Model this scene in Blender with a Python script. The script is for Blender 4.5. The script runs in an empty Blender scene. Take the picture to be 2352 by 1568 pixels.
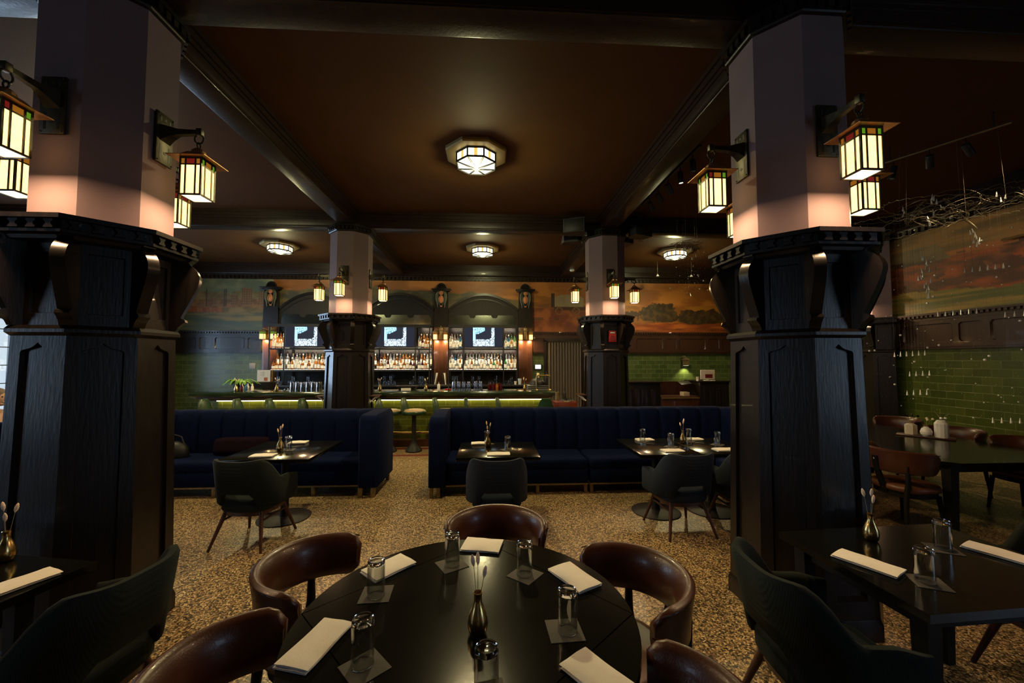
import bpy, bmesh, math, random
from mathutils import Vector, Matrix, noise
SC = bpy.context.scene; COL = SC.collection
R = math.radians; PI = math.pi
rng = random.Random(11)

# ------------------------------------------------------------------ camera, daylight, exposure
cd = bpy.data.cameras.new('camera'); cd.sensor_width = 36; cd.lens = 14.0; cd.clip_start = .02; cd.clip_end = 100
co = bpy.data.objects.new('camera', cd); COL.objects.link(co)
co.location = (0, 0, 1.752); co.rotation_euler = (R(90 + 2.649), 0, R(-3.17))
SC.camera = co
SC.view_settings.view_transform = 'Standard'; SC.view_settings.look = 'None'
SC.view_settings.gamma = 1; SC.view_settings.use_curve_mapping = False
SC.view_settings.exposure = 0.0
try:
    SC.cycles.use_denoising = True; SC.cycles.sample_clamp_indirect = 6
except Exception: pass
W = bpy.data.worlds.new('daylight'); SC.world = W; W.use_nodes = True
W.node_tree.nodes['Background'].inputs[0].default_value = (.72, .86, 1, 1)
W.node_tree.nodes['Background'].inputs[1].default_value = 1.5
def area(name, loc, rot, sx, sy, power, col):
    d = bpy.data.lights.new(name, 'AREA'); d.shape = 'RECTANGLE'; d.size = sx; d.size_y = sy; d.energy = power; d.color = col
    o = bpy.data.objects.new(name, d); COL.objects.link(o); o.location = loc; o.rotation_euler = rot
    return o
DAY = (.50, .70, 1.0)
LEFT_WIN = [(-3.4, -1.2), (6.1, 8.42), (8.95, 10.3)]   # window openings in the left wall (y ranges)
RIGHT_WIN = [(-3.6, -1.2)]                            # openings in the right wall, behind the viewer
for a, b in LEFT_WIN:
    area('window_daylight', (-9.75, (a+b)/2, 2.1), (0, R(-90), 0), 2.8, b-a, 150 if a < 0 else 210, DAY)
for a, b in RIGHT_WIN:
    area('window_daylight', (8.5, (a+b)/2, 2.1), (0, R(90), 0), 2.8, b-a, 150, DAY)

# ------------------------------------------------------------------ materials
def node(nt, t, **kw):
    n = nt.nodes.new(t)
    for k, v in kw.items(): setattr(n, k, v)
    return n
def mat(name, col, rough=.5, metal=0., spec=.5, coat=0., sheen=0., trans=0., ior=1.45, emis=None, es=0., col2=None, nscale=8., nstretch=(1, 1, 1), bump=0., bscale=60., wave=None, alpha=None):
    m = bpy.data.materials.new(name); m.use_nodes = True; nt = m.node_tree
    p = nt.nodes['Principled BSDF']
    p.inputs['Base Color'].default_value = (*col, 1); p.inputs['Roughness'].default_value = rough
    p.inputs['Metallic'].default_value = metal; p.inputs['Specular IOR Level'].default_value = spec
    p.inputs['Coat Weight'].default_value = coat; p.inputs['Sheen Weight'].default_value = sheen
    p.inputs['Transmission Weight'].default_value = trans; p.inputs['IOR'].default_value = ior
    if emis: p.inputs['Emission Color'].default_value = (*emis, 1); p.inputs['Emission Strength'].default_value = es
    tc = node(nt, 'ShaderNodeTexCoord'); mp = node(nt, 'ShaderNodeMapping'); mp.inputs['Scale'].default_value = nstretch
    nt.links.new(tc.outputs['Object'], mp.inputs[0])
    if col2:
        nz = node(nt, 'ShaderNodeTexNoise'); nz.inputs['Scale'].default_value = nscale; nz.inputs['Detail'].default_value = 5; nz.inputs['Roughness'].default_value = .65
        mx = node(nt, 'ShaderNodeMix', data_type='RGBA'); rp = node(nt, 'ShaderNodeMapRange')
        rp.inputs[1].default_value = .35; rp.inputs[2].default_value = .65
        nt.links.new(mp.outputs[0], nz.inputs['Vector']); nt.links.new(nz.outputs[0], rp.inputs[0]); nt.links.new(rp.outputs[0], mx.inputs[0])
        mx.inputs[6].default_value = (*col, 1); mx.inputs[7].default_value = (*col2, 1); nt.links.new(mx.outputs[2], p.inputs['Base Color'])
    if bump:
        if wave:
            nb = node(nt, 'ShaderNodeTexWave'); nb.bands_direction = wave; nb.inputs['Scale'].default_value = bscale; nb.inputs['Distortion'].default_value = .6
        else:
            nb = node(nt, 'ShaderNodeTexNoise'); nb.inputs['Scale'].default_value = bscale; nb.inputs['Detail'].default_value = 4
        bp = node(nt, 'ShaderNodeBump'); bp.inputs['Strength'].default_value = bump; bp.inputs['Distance'].default_value = .01
        nt.links.new(mp.outputs[0], nb.inputs['Vector'])
        nt.links.new(nb.outputs[0 if wave is None else 1], bp.inputs['Height']); nt.links.new(bp.outputs[0], p.inputs['Normal'])
    return m
def glow(name, col, s, col2=None, sc=14):
    m = bpy.data.materials.new(name); m.use_nodes = True; nt = m.node_tree; nt.nodes.clear()
    e = node(nt, 'ShaderNodeEmission'); e.inputs[0].default_value = (*col, 1); e.inputs[1].default_value = s
    if col2:
        tc = node(nt, 'ShaderNodeTexCoord'); nz = node(nt, 'ShaderNodeTexNoise'); nz.inputs['Scale'].default_value = sc
        mx = node(nt, 'ShaderNodeMix', data_type='RGBA'); mx.inputs[6].default_value = (*col, 1); mx.inputs[7].default_value = (*col2, 1)
        nt.links.new(tc.outputs['Object'], nz.inputs['Vector']); nt.links.new(nz.outputs[0], mx.inputs[0]); nt.links.new(mx.outputs[2], e.inputs[0])
    o = node(nt, 'ShaderNodeOutputMaterial'); nt.links.new(e.outputs[0], o.inputs[0]); return m
def tile_mat(name, ax, c1, c2, mortar, w=.26, h=.134, bump=.35):
    m = bpy.data.materials.new(name); m.use_nodes = True; nt = m.node_tree; p = nt.nodes['Principled BSDF']
    tc = node(nt, 'ShaderNodeTexCoord'); sp = node(nt, 'ShaderNodeSeparateXYZ'); cb = node(nt, 'ShaderNodeCombineXYZ')
    nt.links.new(tc.outputs['Object'], sp.inputs[0]); nt.links.new(sp.outputs[ax], cb.inputs[0]); nt.links.new(sp.outputs[2], cb.inputs[1])
    br = node(nt, 'ShaderNodeTexBrick'); br.inputs['Scale'].default_value = 1; br.inputs['Brick Width'].default_value = w; br.inputs['Row Height'].default_value = h
    br.inputs['Mortar Size'].default_value = .0045; br.inputs['Mortar Smooth'].default_value = .3; br.inputs['Bias'].default_value = 0
    br.inputs['Color1'].default_value = (*c1, 1); br.inputs['Color2'].default_value = (*c2, 1); br.inputs['Mortar'].default_value = (*mortar, 1)
    nz = node(nt, 'ShaderNodeTexNoise'); nz.inputs['Scale'].default_value = 7; nz.inputs['Detail'].default_value = 4
    mx = node(nt, 'ShaderNodeMix', data_type='RGBA', blend_type='MULTIPLY'); mx.inputs[0].default_value = .55
    nt.links.new(cb.outputs[0], br.inputs['Vector']); nt.links.new(cb.outputs[0], nz.inputs['Vector'])
    nt.links.new(br.outputs['Color'], mx.inputs[6]); nt.links.new(nz.outputs[0], mx.inputs[7]); nt.links.new(mx.outputs[2], p.inputs['Base Color'])
    bp = node(nt, 'ShaderNodeBump'); bp.invert = True; bp.inputs['Strength'].default_value = bump; bp.inputs['Distance'].default_value = .006
    ad = node(nt, 'ShaderNodeMath', operation='MULTIPLY_ADD'); ad.inputs[1].default_value = .35
    nt.links.new(nz.outputs[0], ad.inputs[0]); nt.links.new(br.outputs['Fac'], ad.inputs[2])
    nt.links.new(ad.outputs[0], bp.inputs['Height']); nt.links.new(bp.outputs[0], p.inputs['Normal'])
    p.inputs['Roughness'].default_value = .3; return m
def terrazzo():
    m = bpy.data.materials.new('terrazzo'); m.use_nodes = True; nt = m.node_tree; p = nt.nodes['Principled BSDF']
    tc = node(nt, 'ShaderNodeTexCoord'); nz = node(nt, 'ShaderNodeTexNoise'); nz.inputs['Scale'].default_value = 40
    ad = node(nt, 'ShaderNodeVectorMath', operation='MULTIPLY_ADD'); ad.inputs[1].default_value = (.012, .012, .012)
    nt.links.new(tc.outputs['Object'], nz.inputs['Vector']); nt.links.new(nz.outputs[1], ad.inputs[0]); nt.links.new(tc.outputs['Object'], ad.inputs[2])
    v = node(nt, 'ShaderNodeTexVoronoi'); v.inputs['Scale'].default_value = 88; nt.links.new(ad.outputs[0], v.inputs['Vector'])
    e = node(nt, 'ShaderNodeTexVoronoi', feature='DISTANCE_TO_EDGE'); e.inputs['Scale'].default_value = 88; nt.links.new(ad.outputs[0], e.inputs['Vector'])
    sp = node(nt, 'ShaderNodeSeparateColor'); nt.links.new(v.outputs['Color'], sp.inputs[0])
    cr = node(nt, 'ShaderNodeValToRGB'); cr.color_ramp.interpolation = 'CONSTANT'; nt.links.new(sp.outputs[0], cr.inputs[0])
    st = [(0, (.020, .017, .013)), (.20, (.09, .060, .030)), (.32, (.54, .385, .175)), (.48, (.30, .20, .09)), (.62, (.42, .28, .12)), (.76, (.19, .13, .075)), (.86, (.68, .52, .28)), (.95, (.16, .07, .035))]
    el = cr.color_ramp.elements
    el[0].position, el[0].color = 0, (*st[0][1], 1); el[1].position, el[1].color = st[1][0], (*st[1][1], 1)
    for a, c in st[2:]: x = el.new(a); x.color = (*c, 1)
    mr = node(nt, 'ShaderNodeMapRange'); mr.inputs[1].default_value = .03; mr.inputs[2].default_value = .12; nt.links.new(e.outputs[0], mr.inputs[0])
    mx = node(nt, 'ShaderNodeMix', data_type='RGBA'); mx.inputs[6].default_value = (.10, .072, .038, 1)
    nt.links.new(mr.outputs[0], mx.inputs[0]); nt.links.new(cr.outputs[0], mx.inputs[7]); nt.links.new(mx.outputs[2], p.inputs['Base Color'])
    p.inputs['Roughness'].default_value = .34; p.inputs['Specular IOR Level'].default_value = .4; return m
def painted(name):
    m = bpy.data.materials.new(name); m.use_nodes = True; nt = m.node_tree; p = nt.nodes['Principled BSDF']
    a = node(nt, 'ShaderNodeVertexColor'); a.layer_name = 'paint'; nt.links.new(a.outputs[0], p.inputs['Base Color']); p.inputs['Roughness'].default_value = .5; return m
def screen_mat():
    m = bpy.data.materials.new('screen_picture'); m.use_nodes = True; nt = m.node_tree; nt.nodes.clear()
    a = node(nt, 'ShaderNodeVertexColor'); a.layer_name = 'paint'; e = node(nt, 'ShaderNodeEmission'); e.inputs[1].default_value = 1.5
    nt.links.new(a.outputs[0], e.inputs[0]); o = node(nt, 'ShaderNodeOutputMaterial'); nt.links.new(e.outputs[0], o.inputs[0]); return m
M = dict(
    wood=mat('dark_oak', (.012, .008, .006), .30, spec=.5, coat=.1, col2=(.006, .0045, .0035), nscale=5, nstretch=(6, 6, .9), bump=.08, bscale=12),
    beam=mat('beam_oak', (.026, .013, .007), .34, spec=.4, coat=.08, col2=(.014, .008, .005), nscale=4, nstretch=(3, 3, 3), bump=.15, bscale=14),
    redwood=mat('reddish_oak', (.085, .030, .012), .35, coat=.15, col2=(.045, .016, .007), nscale=4, nstretch=(8, 8, .6), bump=.1, bscale=10),
    walnut=mat('walnut', (.075, .028, .014), .4, col2=(.04, .015, .008), nscale=6, nstretch=(5, 5, 1)),
    black=mat('black_wood', (.005, .0045, .004), .55, spec=.22),
    tabletop=mat('black_tabletop', (.0040, .0042, .0030), .15, spec=.24, col2=(.0055, .0055, .004), nscale=3, bump=.02, bscale=40),
    iron=mat('black_iron', (.012, .012, .012), .5, metal=.2),
    plaster=mat('mauve_plaster', (.18, .124, .126), .65, spec=.15, col2=(.165, .115, .118), nscale=3, bump=.08, bscale=18),
    ceil=mat('brown_ceiling_paint', (.080, .034, .011), .7, spec=.12, col2=(.070, .030, .010), nscale=2, bump=.06, bscale=9),
    wall=mat('plain_wall', (.16, .12, .09), .7),
    terrazzo=terrazzo(),
    tilex=tile_mat('green_tile_back', 0, (.085, .125, .035), (.050, .080, .023), (.19, .23, .10)),
    tiley=tile_mat('green_tile_side', 1, (.080, .110, .012), (.048, .072, .008), (.13, .155, .04)),
    pale=mat('pale_blue', (.45,.55,.62), .4), redcab=mat('red_brown_wood', (.16,.03,.015), .4, col2=(.10,.02,.01), nscale=5, nstretch=(1,1,6)),
    tileret=tile_mat('green_tile_return', 1, (.055, .10, .03), (.035, .07, .02), (.12, .17, .07)),
    tileb=tile_mat('green_tile_bar', 0, (.15, .175, .018), (.11, .135, .016), (.34, .34, .12), w=.262, h=.134),
    leather=mat('brown_leather', (.066, .021, .009), .33, spec=.5, coat=.1, col2=(.046, .014, .0065), nscale=7, bump=.10, bscale=160),
    seatleather=mat('tan_leather', (.12, .045, .018), .38, col2=(.085, .03, .013), nscale=6, bump=.08, bscale=150),
    greenleather=mat('green_leather', (.020, .060, .026), .36, col2=(.014, .042, .02), nscale=9),
    padleather=mat('pale_seat_leather', (.34, .24, .14), .45),
    fabric=mat('grey_green_fabric', (.016, .021, .019), .92, spec=.12, sheen=.02, bump=.12, bscale=50, wave='X', col2=(.012, .017, .015), nscale=90),
    bluefabric=mat('grey_blue_fabric', (.018, .025, .036), .92, spec=.12, sheen=.02, bump=.12, bscale=50, wave='X', col2=(.018, .024, .034), nscale=90),
    velvet=mat('navy_velvet', (.0032, .0075, .036), .9, spec=.08, col2=(.0026, .006, .027), nscale=6),
    plum=mat('plum_fabric', (.010, .004, .009), .95, spec=.08),
    linen=mat('white_linen', (.74, .71, .63), .85, bump=.25, bscale=240, col2=(.70, .67, .58), nscale=20),
    slate=mat('dark_coaster', (.055, .050, .042), .75, bump=.2, bscale=200),
    frieze=mat('dark_red_oak', (.042, .016, .008), .35, coat=.15, col2=(.024, .010, .006), nscale=4, nstretch=(8, 8, .6), bump=.1, bscale=10),
    platebrass=mat('painted_brass', (.42, .33, .13), .5, metal=.3), panelwood=mat('panel_oak', (.014, .011, .009), .6, spec=.3, col2=(.009, .0075, .006), nscale=4, nstretch=(7, 7, .7)),
    glass=mat('clear_glass', (1, 1, 1), .02, trans=1, ior=1.46),
    brass=mat('brass', (.62, .42, .16), .24, metal=1, col2=(.50, .34, .13), nscale=9),
    oldbrass=mat('dull_brass', (.30, .22, .10), .42, metal=.7, col2=(.20, .15, .08), nscale=14),
    bronze=mat('dark_bronze', (.085, .075, .045), .42, metal=.85, col2=(.05, .045, .03), nscale=22, bump=.1, bscale=50),
    copper=mat('copper_roof', (.40, .20, .08), .42, metal=.8, col2=(.26, .13, .06), nscale=16),
    steel=mat('polished_steel', (.75, .75, .76), .14, metal=1),
    chrome=mat('silver', (.88, .84, .74), .28, metal=.35, coat=.6),
    mirror=mat('antique_mirror', (.45, .47, .40), .16, metal=1, col2=(.30, .32, .26), nscale=3),
    white=mat('white', (.80, .78, .72), .5), ceramic=mat('white_ceramic', (.78, .75, .70), .35),
    cream=mat('cream_ceramic', (.62, .55, .42), .5), red=mat('red', (.35, .02, .015), .45), darkred=mat('dark_red', (.14, .012, .012), .5),
    grey=mat('grey', (.22, .22, .22), .5), dark=mat('black', (.008, .008, .008), .5), rubber=mat('black_plastic', (.014, .014, .014), .45),
    leaf=mat('leaf', (.16, .36, .03), .45, col2=(.10, .26, .02), nscale=12), stem=mat('dry_stem', (.30, .22, .11), .8),
    thin=None, bunny=mat('dry_grass_head', (.92, .70, .50), .9, bump=.6, bscale=300), curtain=mat('brown_curtain', (.075, .060, .045), .9, sheen=.2),
    skin=mat('skin', (.55, .33, .24), .5), hair=mat('grey_brown_hair', (.20, .15, .12), .6, bump=.6, bscale=70, nstretch=(1, 1, 6)), denim=mat('blue_cloth', (.03, .05, .13), .85),
    shirt=mat('dark_shirt', (.03, .028, .035), .85),
    wire=mat('dark_wire', (.26, .20, .12), .4, metal=.6), barwood=mat('green_black_counter', (.012, .024, .012), .16, coat=.5, col2=(.020, .034, .016), nscale=3),
    lamp=glow('lantern_glass', (1, .64, .23), 3.4, (1, .52, .13), 6), lampw=glow('lantern_base_glass', (1, .74, .40), 9),
    ga=glow('amber_glass', (.80, .22, .02), .42, (.5, .25, .02), 30), gr=glow('red_glass', (.42, .03, .02), .36), gg=glow('green_glass', (.20, .50, .02), .5),
    cl=glow('ceiling_glass', (1, .96, .80), 2.0), cs=glow('ceiling_side_glass', (1, .94, .72), 2.6), cam=glow('ceiling_amber_glass', (1, .50, .10), 1.3),
    led=glow('led_strip', (1, .80, .34), 9), shelflight=glow('shelf_light', (1, .86, .66), 6), labelfill=glow('added_label_light', (1, .86, .68), 120),
    spot=glow('spot_lens', (1, .9, .7), 5), tvback=glow('tv_dark_picture', (.018, .020, .032), 1.0), picture=screen_mat(),
    thermo=glow('small_screen', (.75, .92, 1), 2.4), paint=painted('mural_paint'),
    gamb=mat('amber_bottle', (.75, .30, .06), .06, trans=.75), gclr=mat('clear_bottle', (.92, .93, .90), .05, trans=.85), ggrn=mat('green_bottle', (.12, .42, .12), .06, trans=.7),
    gblu=mat('blue_bottle', (.06, .26, .55), .06, trans=.7), gred=mat('dark_red_bottle', (.07, .006, .006), .1, trans=.2), paper=mat('bottle_label', (.90, .86, .76), .7),
)

def thin_glass():
    m = bpy.data.materials.new('thin_clear_glass'); m.use_nodes = True; nt = m.node_tree; nt.nodes.clear()
    t = node(nt, 'ShaderNodeBsdfTransparent'); t.inputs[0].default_value = (.93, .94, .93, 1); g = node(nt, 'ShaderNodeBsdfGlossy'); g.inputs['Roughness'].default_value = .03
    l = node(nt, 'ShaderNodeLayerWeight'); l.inputs[0].default_value = .40; mp = node(nt, 'ShaderNodeMapRange'); mp.inputs[3].default_value = .08; mp.inputs[4].default_value = .75
    mx = node(nt, 'ShaderNodeMixShader'); o = node(nt, 'ShaderNodeOutputMaterial')
    nt.links.new(l.outputs[1], mp.inputs[0]); nt.links.new(mp.outputs[0], mx.inputs[0]); nt.links.new(t.outputs[0], mx.inputs[1]); nt.links.new(g.outputs[0], mx.inputs[2]); nt.links.new(mx.outputs[0], o.inputs[0]); return m
M['thin'] = thin_glass(); M['panel'] = thin_glass()
# ------------------------------------------------------------------ mesh builder
class MB:
    def __init__(s): s.V = []; s.F = []; s.I = []; s.mi = 0
    def add(s, vs, fs, Mx=None):
        b = len(s.V)
        s.V += [tuple(Mx @ Vector(v)) for v in vs] if Mx is not None else [tuple(v) for v in vs]
        s.F += [[i + b for i in f] for f in fs]; s.I += [s.mi] * len(fs); return s
    def bm(s, t, Mx=None):
        t.verts.index_update(); s.add([v.co[:] for v in t.verts], [[v.index for v in f.verts] for f in t.faces], Mx); t.free(); return s
    def box(s, x0, x1, y0, y1, z0, z1, b=0, Mx=None, seg=2):
        if x0 > x1: x0, x1 = x1, x0
        if y0 > y1: y0, y1 = y1, y0
        if z0 > z1: z0, z1 = z1, z0
        t = bmesh.new(); bmesh.ops.create_cube(t, size=1)
        for v in t.verts: v.co = Vector(((x0+x1)/2 + v.co.x*(x1-x0), (y0+y1)/2 + v.co.y*(y1-y0), (z0+z1)/2 + v.co.z*(z1-z0)))
        if b: bmesh.ops.bevel(t, geom=t.edges[:], offset=b, segments=seg, profile=.5, affect='EDGES')
        return s.bm(t, Mx)
    def prism(s, pts, z0, z1, Mx=None):
        n = len(pts); vs = [(x, y, z0) for x, y in pts] + [(x, y, z1) for x, y in pts]
        fs = [list(range(n))[::-1], list(range(n, 2*n))] + [[i, (i+1) % n, n+(i+1) % n, n+i] for i in range(n)]
        return s.add(vs, fs, Mx)
    def loft(s, rings, Mx=None, caps=True, loop=True):
        n = len(rings[0]); vs = [p for r in rings for p in r]; fs = []
        for k in range(len(rings)-1):
            for i in range(n if loop else n-1):
                j = (i+1) % n; fs.append([k*n+i, k*n+j, (k+1)*n+j, (k+1)*n+i])
        if caps: fs.append(list(range(n))[::-1]); fs.append([(len(rings)-1)*n+i for i in range(n)])
        return s.add(vs, fs, Mx)
    def lathe(s, prof, n=24, Mx=None, caps=True, a0=0):
        return s.loft([[(r*math.cos(a0+2*PI*i/n), r*math.sin(a0+2*PI*i/n), z) for i in range(n)] for r, z in prof], Mx, caps)
    def octo(s, prof, Mx=None, caps=True):       # octagonal lathe by apothem
        return s.lathe([(a/math.cos(PI/8), z) for a, z in prof], 8, Mx, caps, PI/8)
    def tube(s, pts, r, n=8, Mx=None, closed=False):
        P = [Vector(p) for p in pts]; rings = []; N = len(P); up = Vector((0, 0, 1)); prev = None
        for i, p in enumerate(P):
            d = (P[(i+1) % N] - P[i-1]) if closed else (P[min(i+1, N-1)] - P[max(i-1, 0)])
            d = d.normalized() if d.length else Vector((0, 0, 1))
            a = prev if prev is not None else (up if abs(d.z) < .95 else Vector((1, 0, 0)))
            x = (a - d*a.dot(d)); x = x.normalized() if x.length > 1e-6 else d.orthogonal().normalized(); y = d.cross(x); prev = x
            rr = r[i] if isinstance(r, (list, tuple)) else r
            rings.append([tuple(p + x*rr*math.cos(2*PI*k/n) + y*rr*math.sin(2*PI*k/n)) for k in range(n)])
        if closed: rings.append(rings[0])
        return s.loft(rings, Mx, not closed)
    def ball(s, c, r, nu=14, nv=8, sc=(1, 1, 1), Mx=None):
        t = bmesh.new(); bmesh.ops.create_uvsphere(t, u_segments=nu, v_segments=nv, radius=r)
        for v in t.verts: v.co = Vector((c[0]+v.co.x*sc[0], c[1]+v.co.y*sc[1], c[2]+v.co.z*sc[2]))
        return s.bm(t, Mx)
    def frame(s, outer, inner, depth, f, bev=.006):   # plate with a recessed inner outline; f(u,z,d)->point
        t = bmesh.new(); es = []
        for lp in (outer, inner):
            vs = [t.verts.new((u, z, 0)) for u, z in lp]
            es += [t.edges.new((vs[i], vs[(i+1) % len(vs)])) for i in range(len(vs))]
        bmesh.ops.triangle_fill(t, edges=es, use_beauty=True)
        for v in t.verts: v.co = Vector(f(v.co.x, v.co.y, 0))
        bmesh.ops.recalc_face_normals(t, faces=t.faces[:])
        s.bm(t)
        cx = sum(p[0] for p in inner)/len(inner); cz = sum(p[1] for p in inner)/len(inner)
        def ins(k): return [(u + (cx-u)*k, z + (cz-z)*k*.3) for u, z in inner]
        r = [[f(u, z, 0) for u, z in inner], [f(u, z, depth) for u, z in ins(.06)]]
        n = len(inner); b = len(s.V); s.V += [tuple(p) for q in r for p in q]
        for i in range(n): s.F.append([b+i, b+(i+1) % n, b+n+(i+1) % n, b+n+i]); s.I.append(s.mi)
        s.F.append([b+n+i for i in range(n)]); s.I.append(s.mi); return s
    def done(s, name, mats, parent=None, ang=38, flat=False):
        me = bpy.data.meshes.new(name); me.from_pydata(s.V, [], s.F)
        mats = mats if isinstance(mats, (list, tuple)) else [mats]
        for m in mats: me.materials.append(M[m] if isinstance(m, str) else m)
        me.polygons.foreach_set('material_index', s.I)
        t = bmesh.new(); t.from_mesh(me); bmesh.ops.recalc_face_normals(t, faces=t.faces[:]); t.to_mesh(me); t.free()
        if not flat: me.shade_smooth(); me.set_sharp_from_angle(angle=R(ang))
        me.update(); o = bpy.data.objects.new(name, me); COL.objects.link(o)
        if parent is not None: o.parent = parent
        return o
def T(x, y, z, rz=0, s=1): return Matrix.Translation((x, y, z)) @ Matrix.Rotation(rz, 4, 'Z') @ Matrix.Diagonal((s, s, s, 1))
def tag(o, label, cat, group=None, kind=None):
    o['label'] = label; o['category'] = cat
    if group: o['group'] = group
    if kind: o['kind'] = kind
    return o
def struct(o, label=None, cat=None):
    o['kind'] = 'structure'
    if label: o['label'] = label
    if cat: o['category'] = cat
    return o
def thing(name, label, cat, loc=(0, 0, 0), rz=0, group=None):
    o = bpy.data.objects.new(name, None); COL.objects.link(o); o.empty_display_size = .05; o.location = loc; o.rotation_euler = (0, 0, rz)
    return tag(o, label, cat, group)
KIDS = {}
def kids(o): return [c for c in bpy.data.objects if c.parent == o]
def dup(o, loc, rz=0, label=None, group=None, scale=None):
    ch = KIDS.get(o.name)
    if ch is None: ch = KIDS[o.name] = [(c, kids(c)) for c in kids(o)]
    r = o.copy(); COL.objects.link(r); r.location = loc; r.rotation_euler = (0, 0, rz)
    if scale: r.scale = (scale,)*3
    if label: r['label'] = label
    if group: r['group'] = group
    elif 'group' in r and group == '': del r['group']
    for c, gs in ch:
        k = c.copy(); COL.objects.link(k); k.parent = r
        for g in gs: q = g.copy(); COL.objects.link(q); q.parent = k
    return r
def s2l(c): return tuple(1.2*(x/255/12.92 if x/255 <= .04045 else ((x/255+.055)/1.055)**2.4) for x in c)
def fb(x, y, o=4): return noise.fractal(Vector((x, y, 3.7)), 1.0, 2.0, o)
def canvas(name, nu, nv, pos, col, m, parent=None):
    """a flat painted surface: grid mesh with one colour per vertex"""
    vs = [pos(i/nu, j/nv) for j in range(nv+1) for i in range(nu+1)]
    fs = [[j*(nu+1)+i, j*(nu+1)+i+1, (j+1)*(nu+1)+i+1, (j+1)*(nu+1)+i] for j in range(nv) for i in range(nu)]
    me = bpy.data.meshes.new(name); me.from_pydata(vs, [], fs); me.materials.append(M[m])
    ca = me.color_attributes.new('paint', 'FLOAT_COLOR', 'POINT'); d = []
    for j in range(nv+1):
        for i in range(nu+1): d += [*col(i/nu, j/nv), 1]
    ca.data.foreach_set('color', d); o = bpy.data.objects.new(name, me); COL.objects.link(o)
    if parent is not None: o.parent = parent
    return o
def lerp(a, b, t): t = max(0, min(1, t)); return tuple(x+(y-x)*t for x, y in zip(a, b))
def sstep(a, b, x): t = max(0, min(1, (x-a)/(b-a))); return t*t*(3-2*t)

# ------------------------------------------------------------------ room shell
XL, XR, Y1, Y2, YB = -2.651, 2.270, 2.861, 7.719, 12.0
WL, WR, YF = -9.35, 8.05, -7.0
CZ, BZ = 4.55, 4.247
struct(MB().box(WL-.2, WR+.2, YF-.2, YB+.2, -.1, 0).done('floor', 'terrazzo'), 'speckled tan and black terrazzo floor', 'floor')
struct(MB().box(WL-.2, WR+.2, YF-.2, YB+.2, CZ, CZ+.1).done('ceiling', 'ceil'), 'dark brown painted ceiling between oak beams', 'ceiling')
struct(MB().box(WL-.2, WR+.2, YB, YB+.15, 0, CZ).done('wall_back', 'tilex'), 'back wall with green glazed tiles below the panelling', 'wall')
def holed(name, fixed, t, rng_, holes, z0, z1, axis, m):
    b = MB(); a = rng_[0]
    def bx(p, q, r0, r1):
        if axis == 'x': b.box(fixed-t, fixed, p, q, r0, r1)
        else: b.box(p, q, fixed-t, fixed, r0, r1)
    for h0, h1 in holes:
        bx(a, h0, 0, CZ); bx(h0, h1, 0, z0); bx(h0, h1, z1, CZ); a = h1
    bx(a, rng_[1], 0, CZ); return b.done(name, m)
struct(holed('wall_left', WL, .15, (YF, YB), LEFT_WIN, .55, 3.75, 'x', 'wood'), 'dark left wall with tall bright windows', 'wall')
struct(holed('wall_right', WR+.15, .15, (YF, YB), RIGHT_WIN, .55, 3.75, 'x', 'tiley'), 'right wall with green glazed tiles below the panelling', 'wall')
struct(MB().box(WL, WR, YF-.15, YF, 0, CZ).done('wall_front', 'wall'), 'plain wall behind the viewer', 'wall')
nw = 0
def window(axis, fixed, a, b):
    global nw; nw += 1
    fr = MB(); gl = MB()
    def bx(m, p, q, z0, z1, t0=-.11, t1=-.03):
        if axis == 'x': m.box(fixed+t0, fixed+t1, p, q, z0, z1)
        else: m.box(p, q, fixed+t0, fixed+t1, z0, z1)
    bx(fr, a, a+.07, .55, 3.75); bx(fr, b-.07, b, .55, 3.75); bx(fr, a, b, .55, .63); bx(fr, a, b, 3.67, 3.75); bx(fr, a, b, 2.55, 2.63)
    n = max(3, round((b-a)/.42))
    for i in range(1, n): bx(fr, a+(b-a)*i/n-.01, a+(b-a)*i/n+.01, .55, 3.75, -.08, -.05)
    for k in range(1, 9): bx(fr, a, b, .6+k*.35-.008, .6+k*.35+.008, -.08, -.05)
    o = struct(fr.done('window_%d' % nw, 'wood'), 'tall leaded window full of daylight', 'window')
    bx(gl, a+.07, b-.07, .63, 3.67, -.07, -.066); gl.done('window_pane', 'panel', o)
for a, b in LEFT_WIN: window('x', WL, a, b)
for a, b in RIGHT_WIN: window('x', WR+.15, a, b)
nt_ = 0
def trim(mb, m, label, cat='trim', ang=38):
    global nt_; nt_ += 1
    return struct(mb.done('trim_%d' % nt_, m, None, ang), label, cat)
# beams: along x over the columns, along y between them, and half beams along the walls
def beam_x(y, x0, x1, w=.135):
    b = MB(); b.box(x0, x1, y-w, y+w, BZ, CZ, .012); 
    for s in (-1, 1):
        b.box(x0, x1, y+s*w, y+s*(w+.035), 4.44, 4.50); b.box(x0, x1, y+s*w, y+s*(w+.06), 4.50, CZ); b.box(x0, x1, y+s*w, y+s*(w+.016), 4.40, 4.44)
        b.box(x0, x1, y+s*(w-.002), y+s*(w+.012), BZ+.015, BZ+.04)
    return b
def beam_y(x, y0, y1, w=.135):
    b = MB(); b.box(x-w, x+w, y0, y1, BZ, CZ, .012)
    for s in (-1, 1):
        b.box(x+s*w, x+s*(w+.035), y0, y1, 4.44, 4.50); b.box(x+s*w, x+s*(w+.06), y0, y1, 4.50, CZ); b.box(x+s*w, x+s*(w+.016), y0, y1, 4.40, 4.44)
        b.box(x+s*(w-.002), x+s*(w+.012), y0, y1, BZ+.015, BZ+.04)
    return b
trim(beam_x(Y1, WL, WR), 'beam', 'dark oak cross beam nearest the viewer', 'beam')
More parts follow.
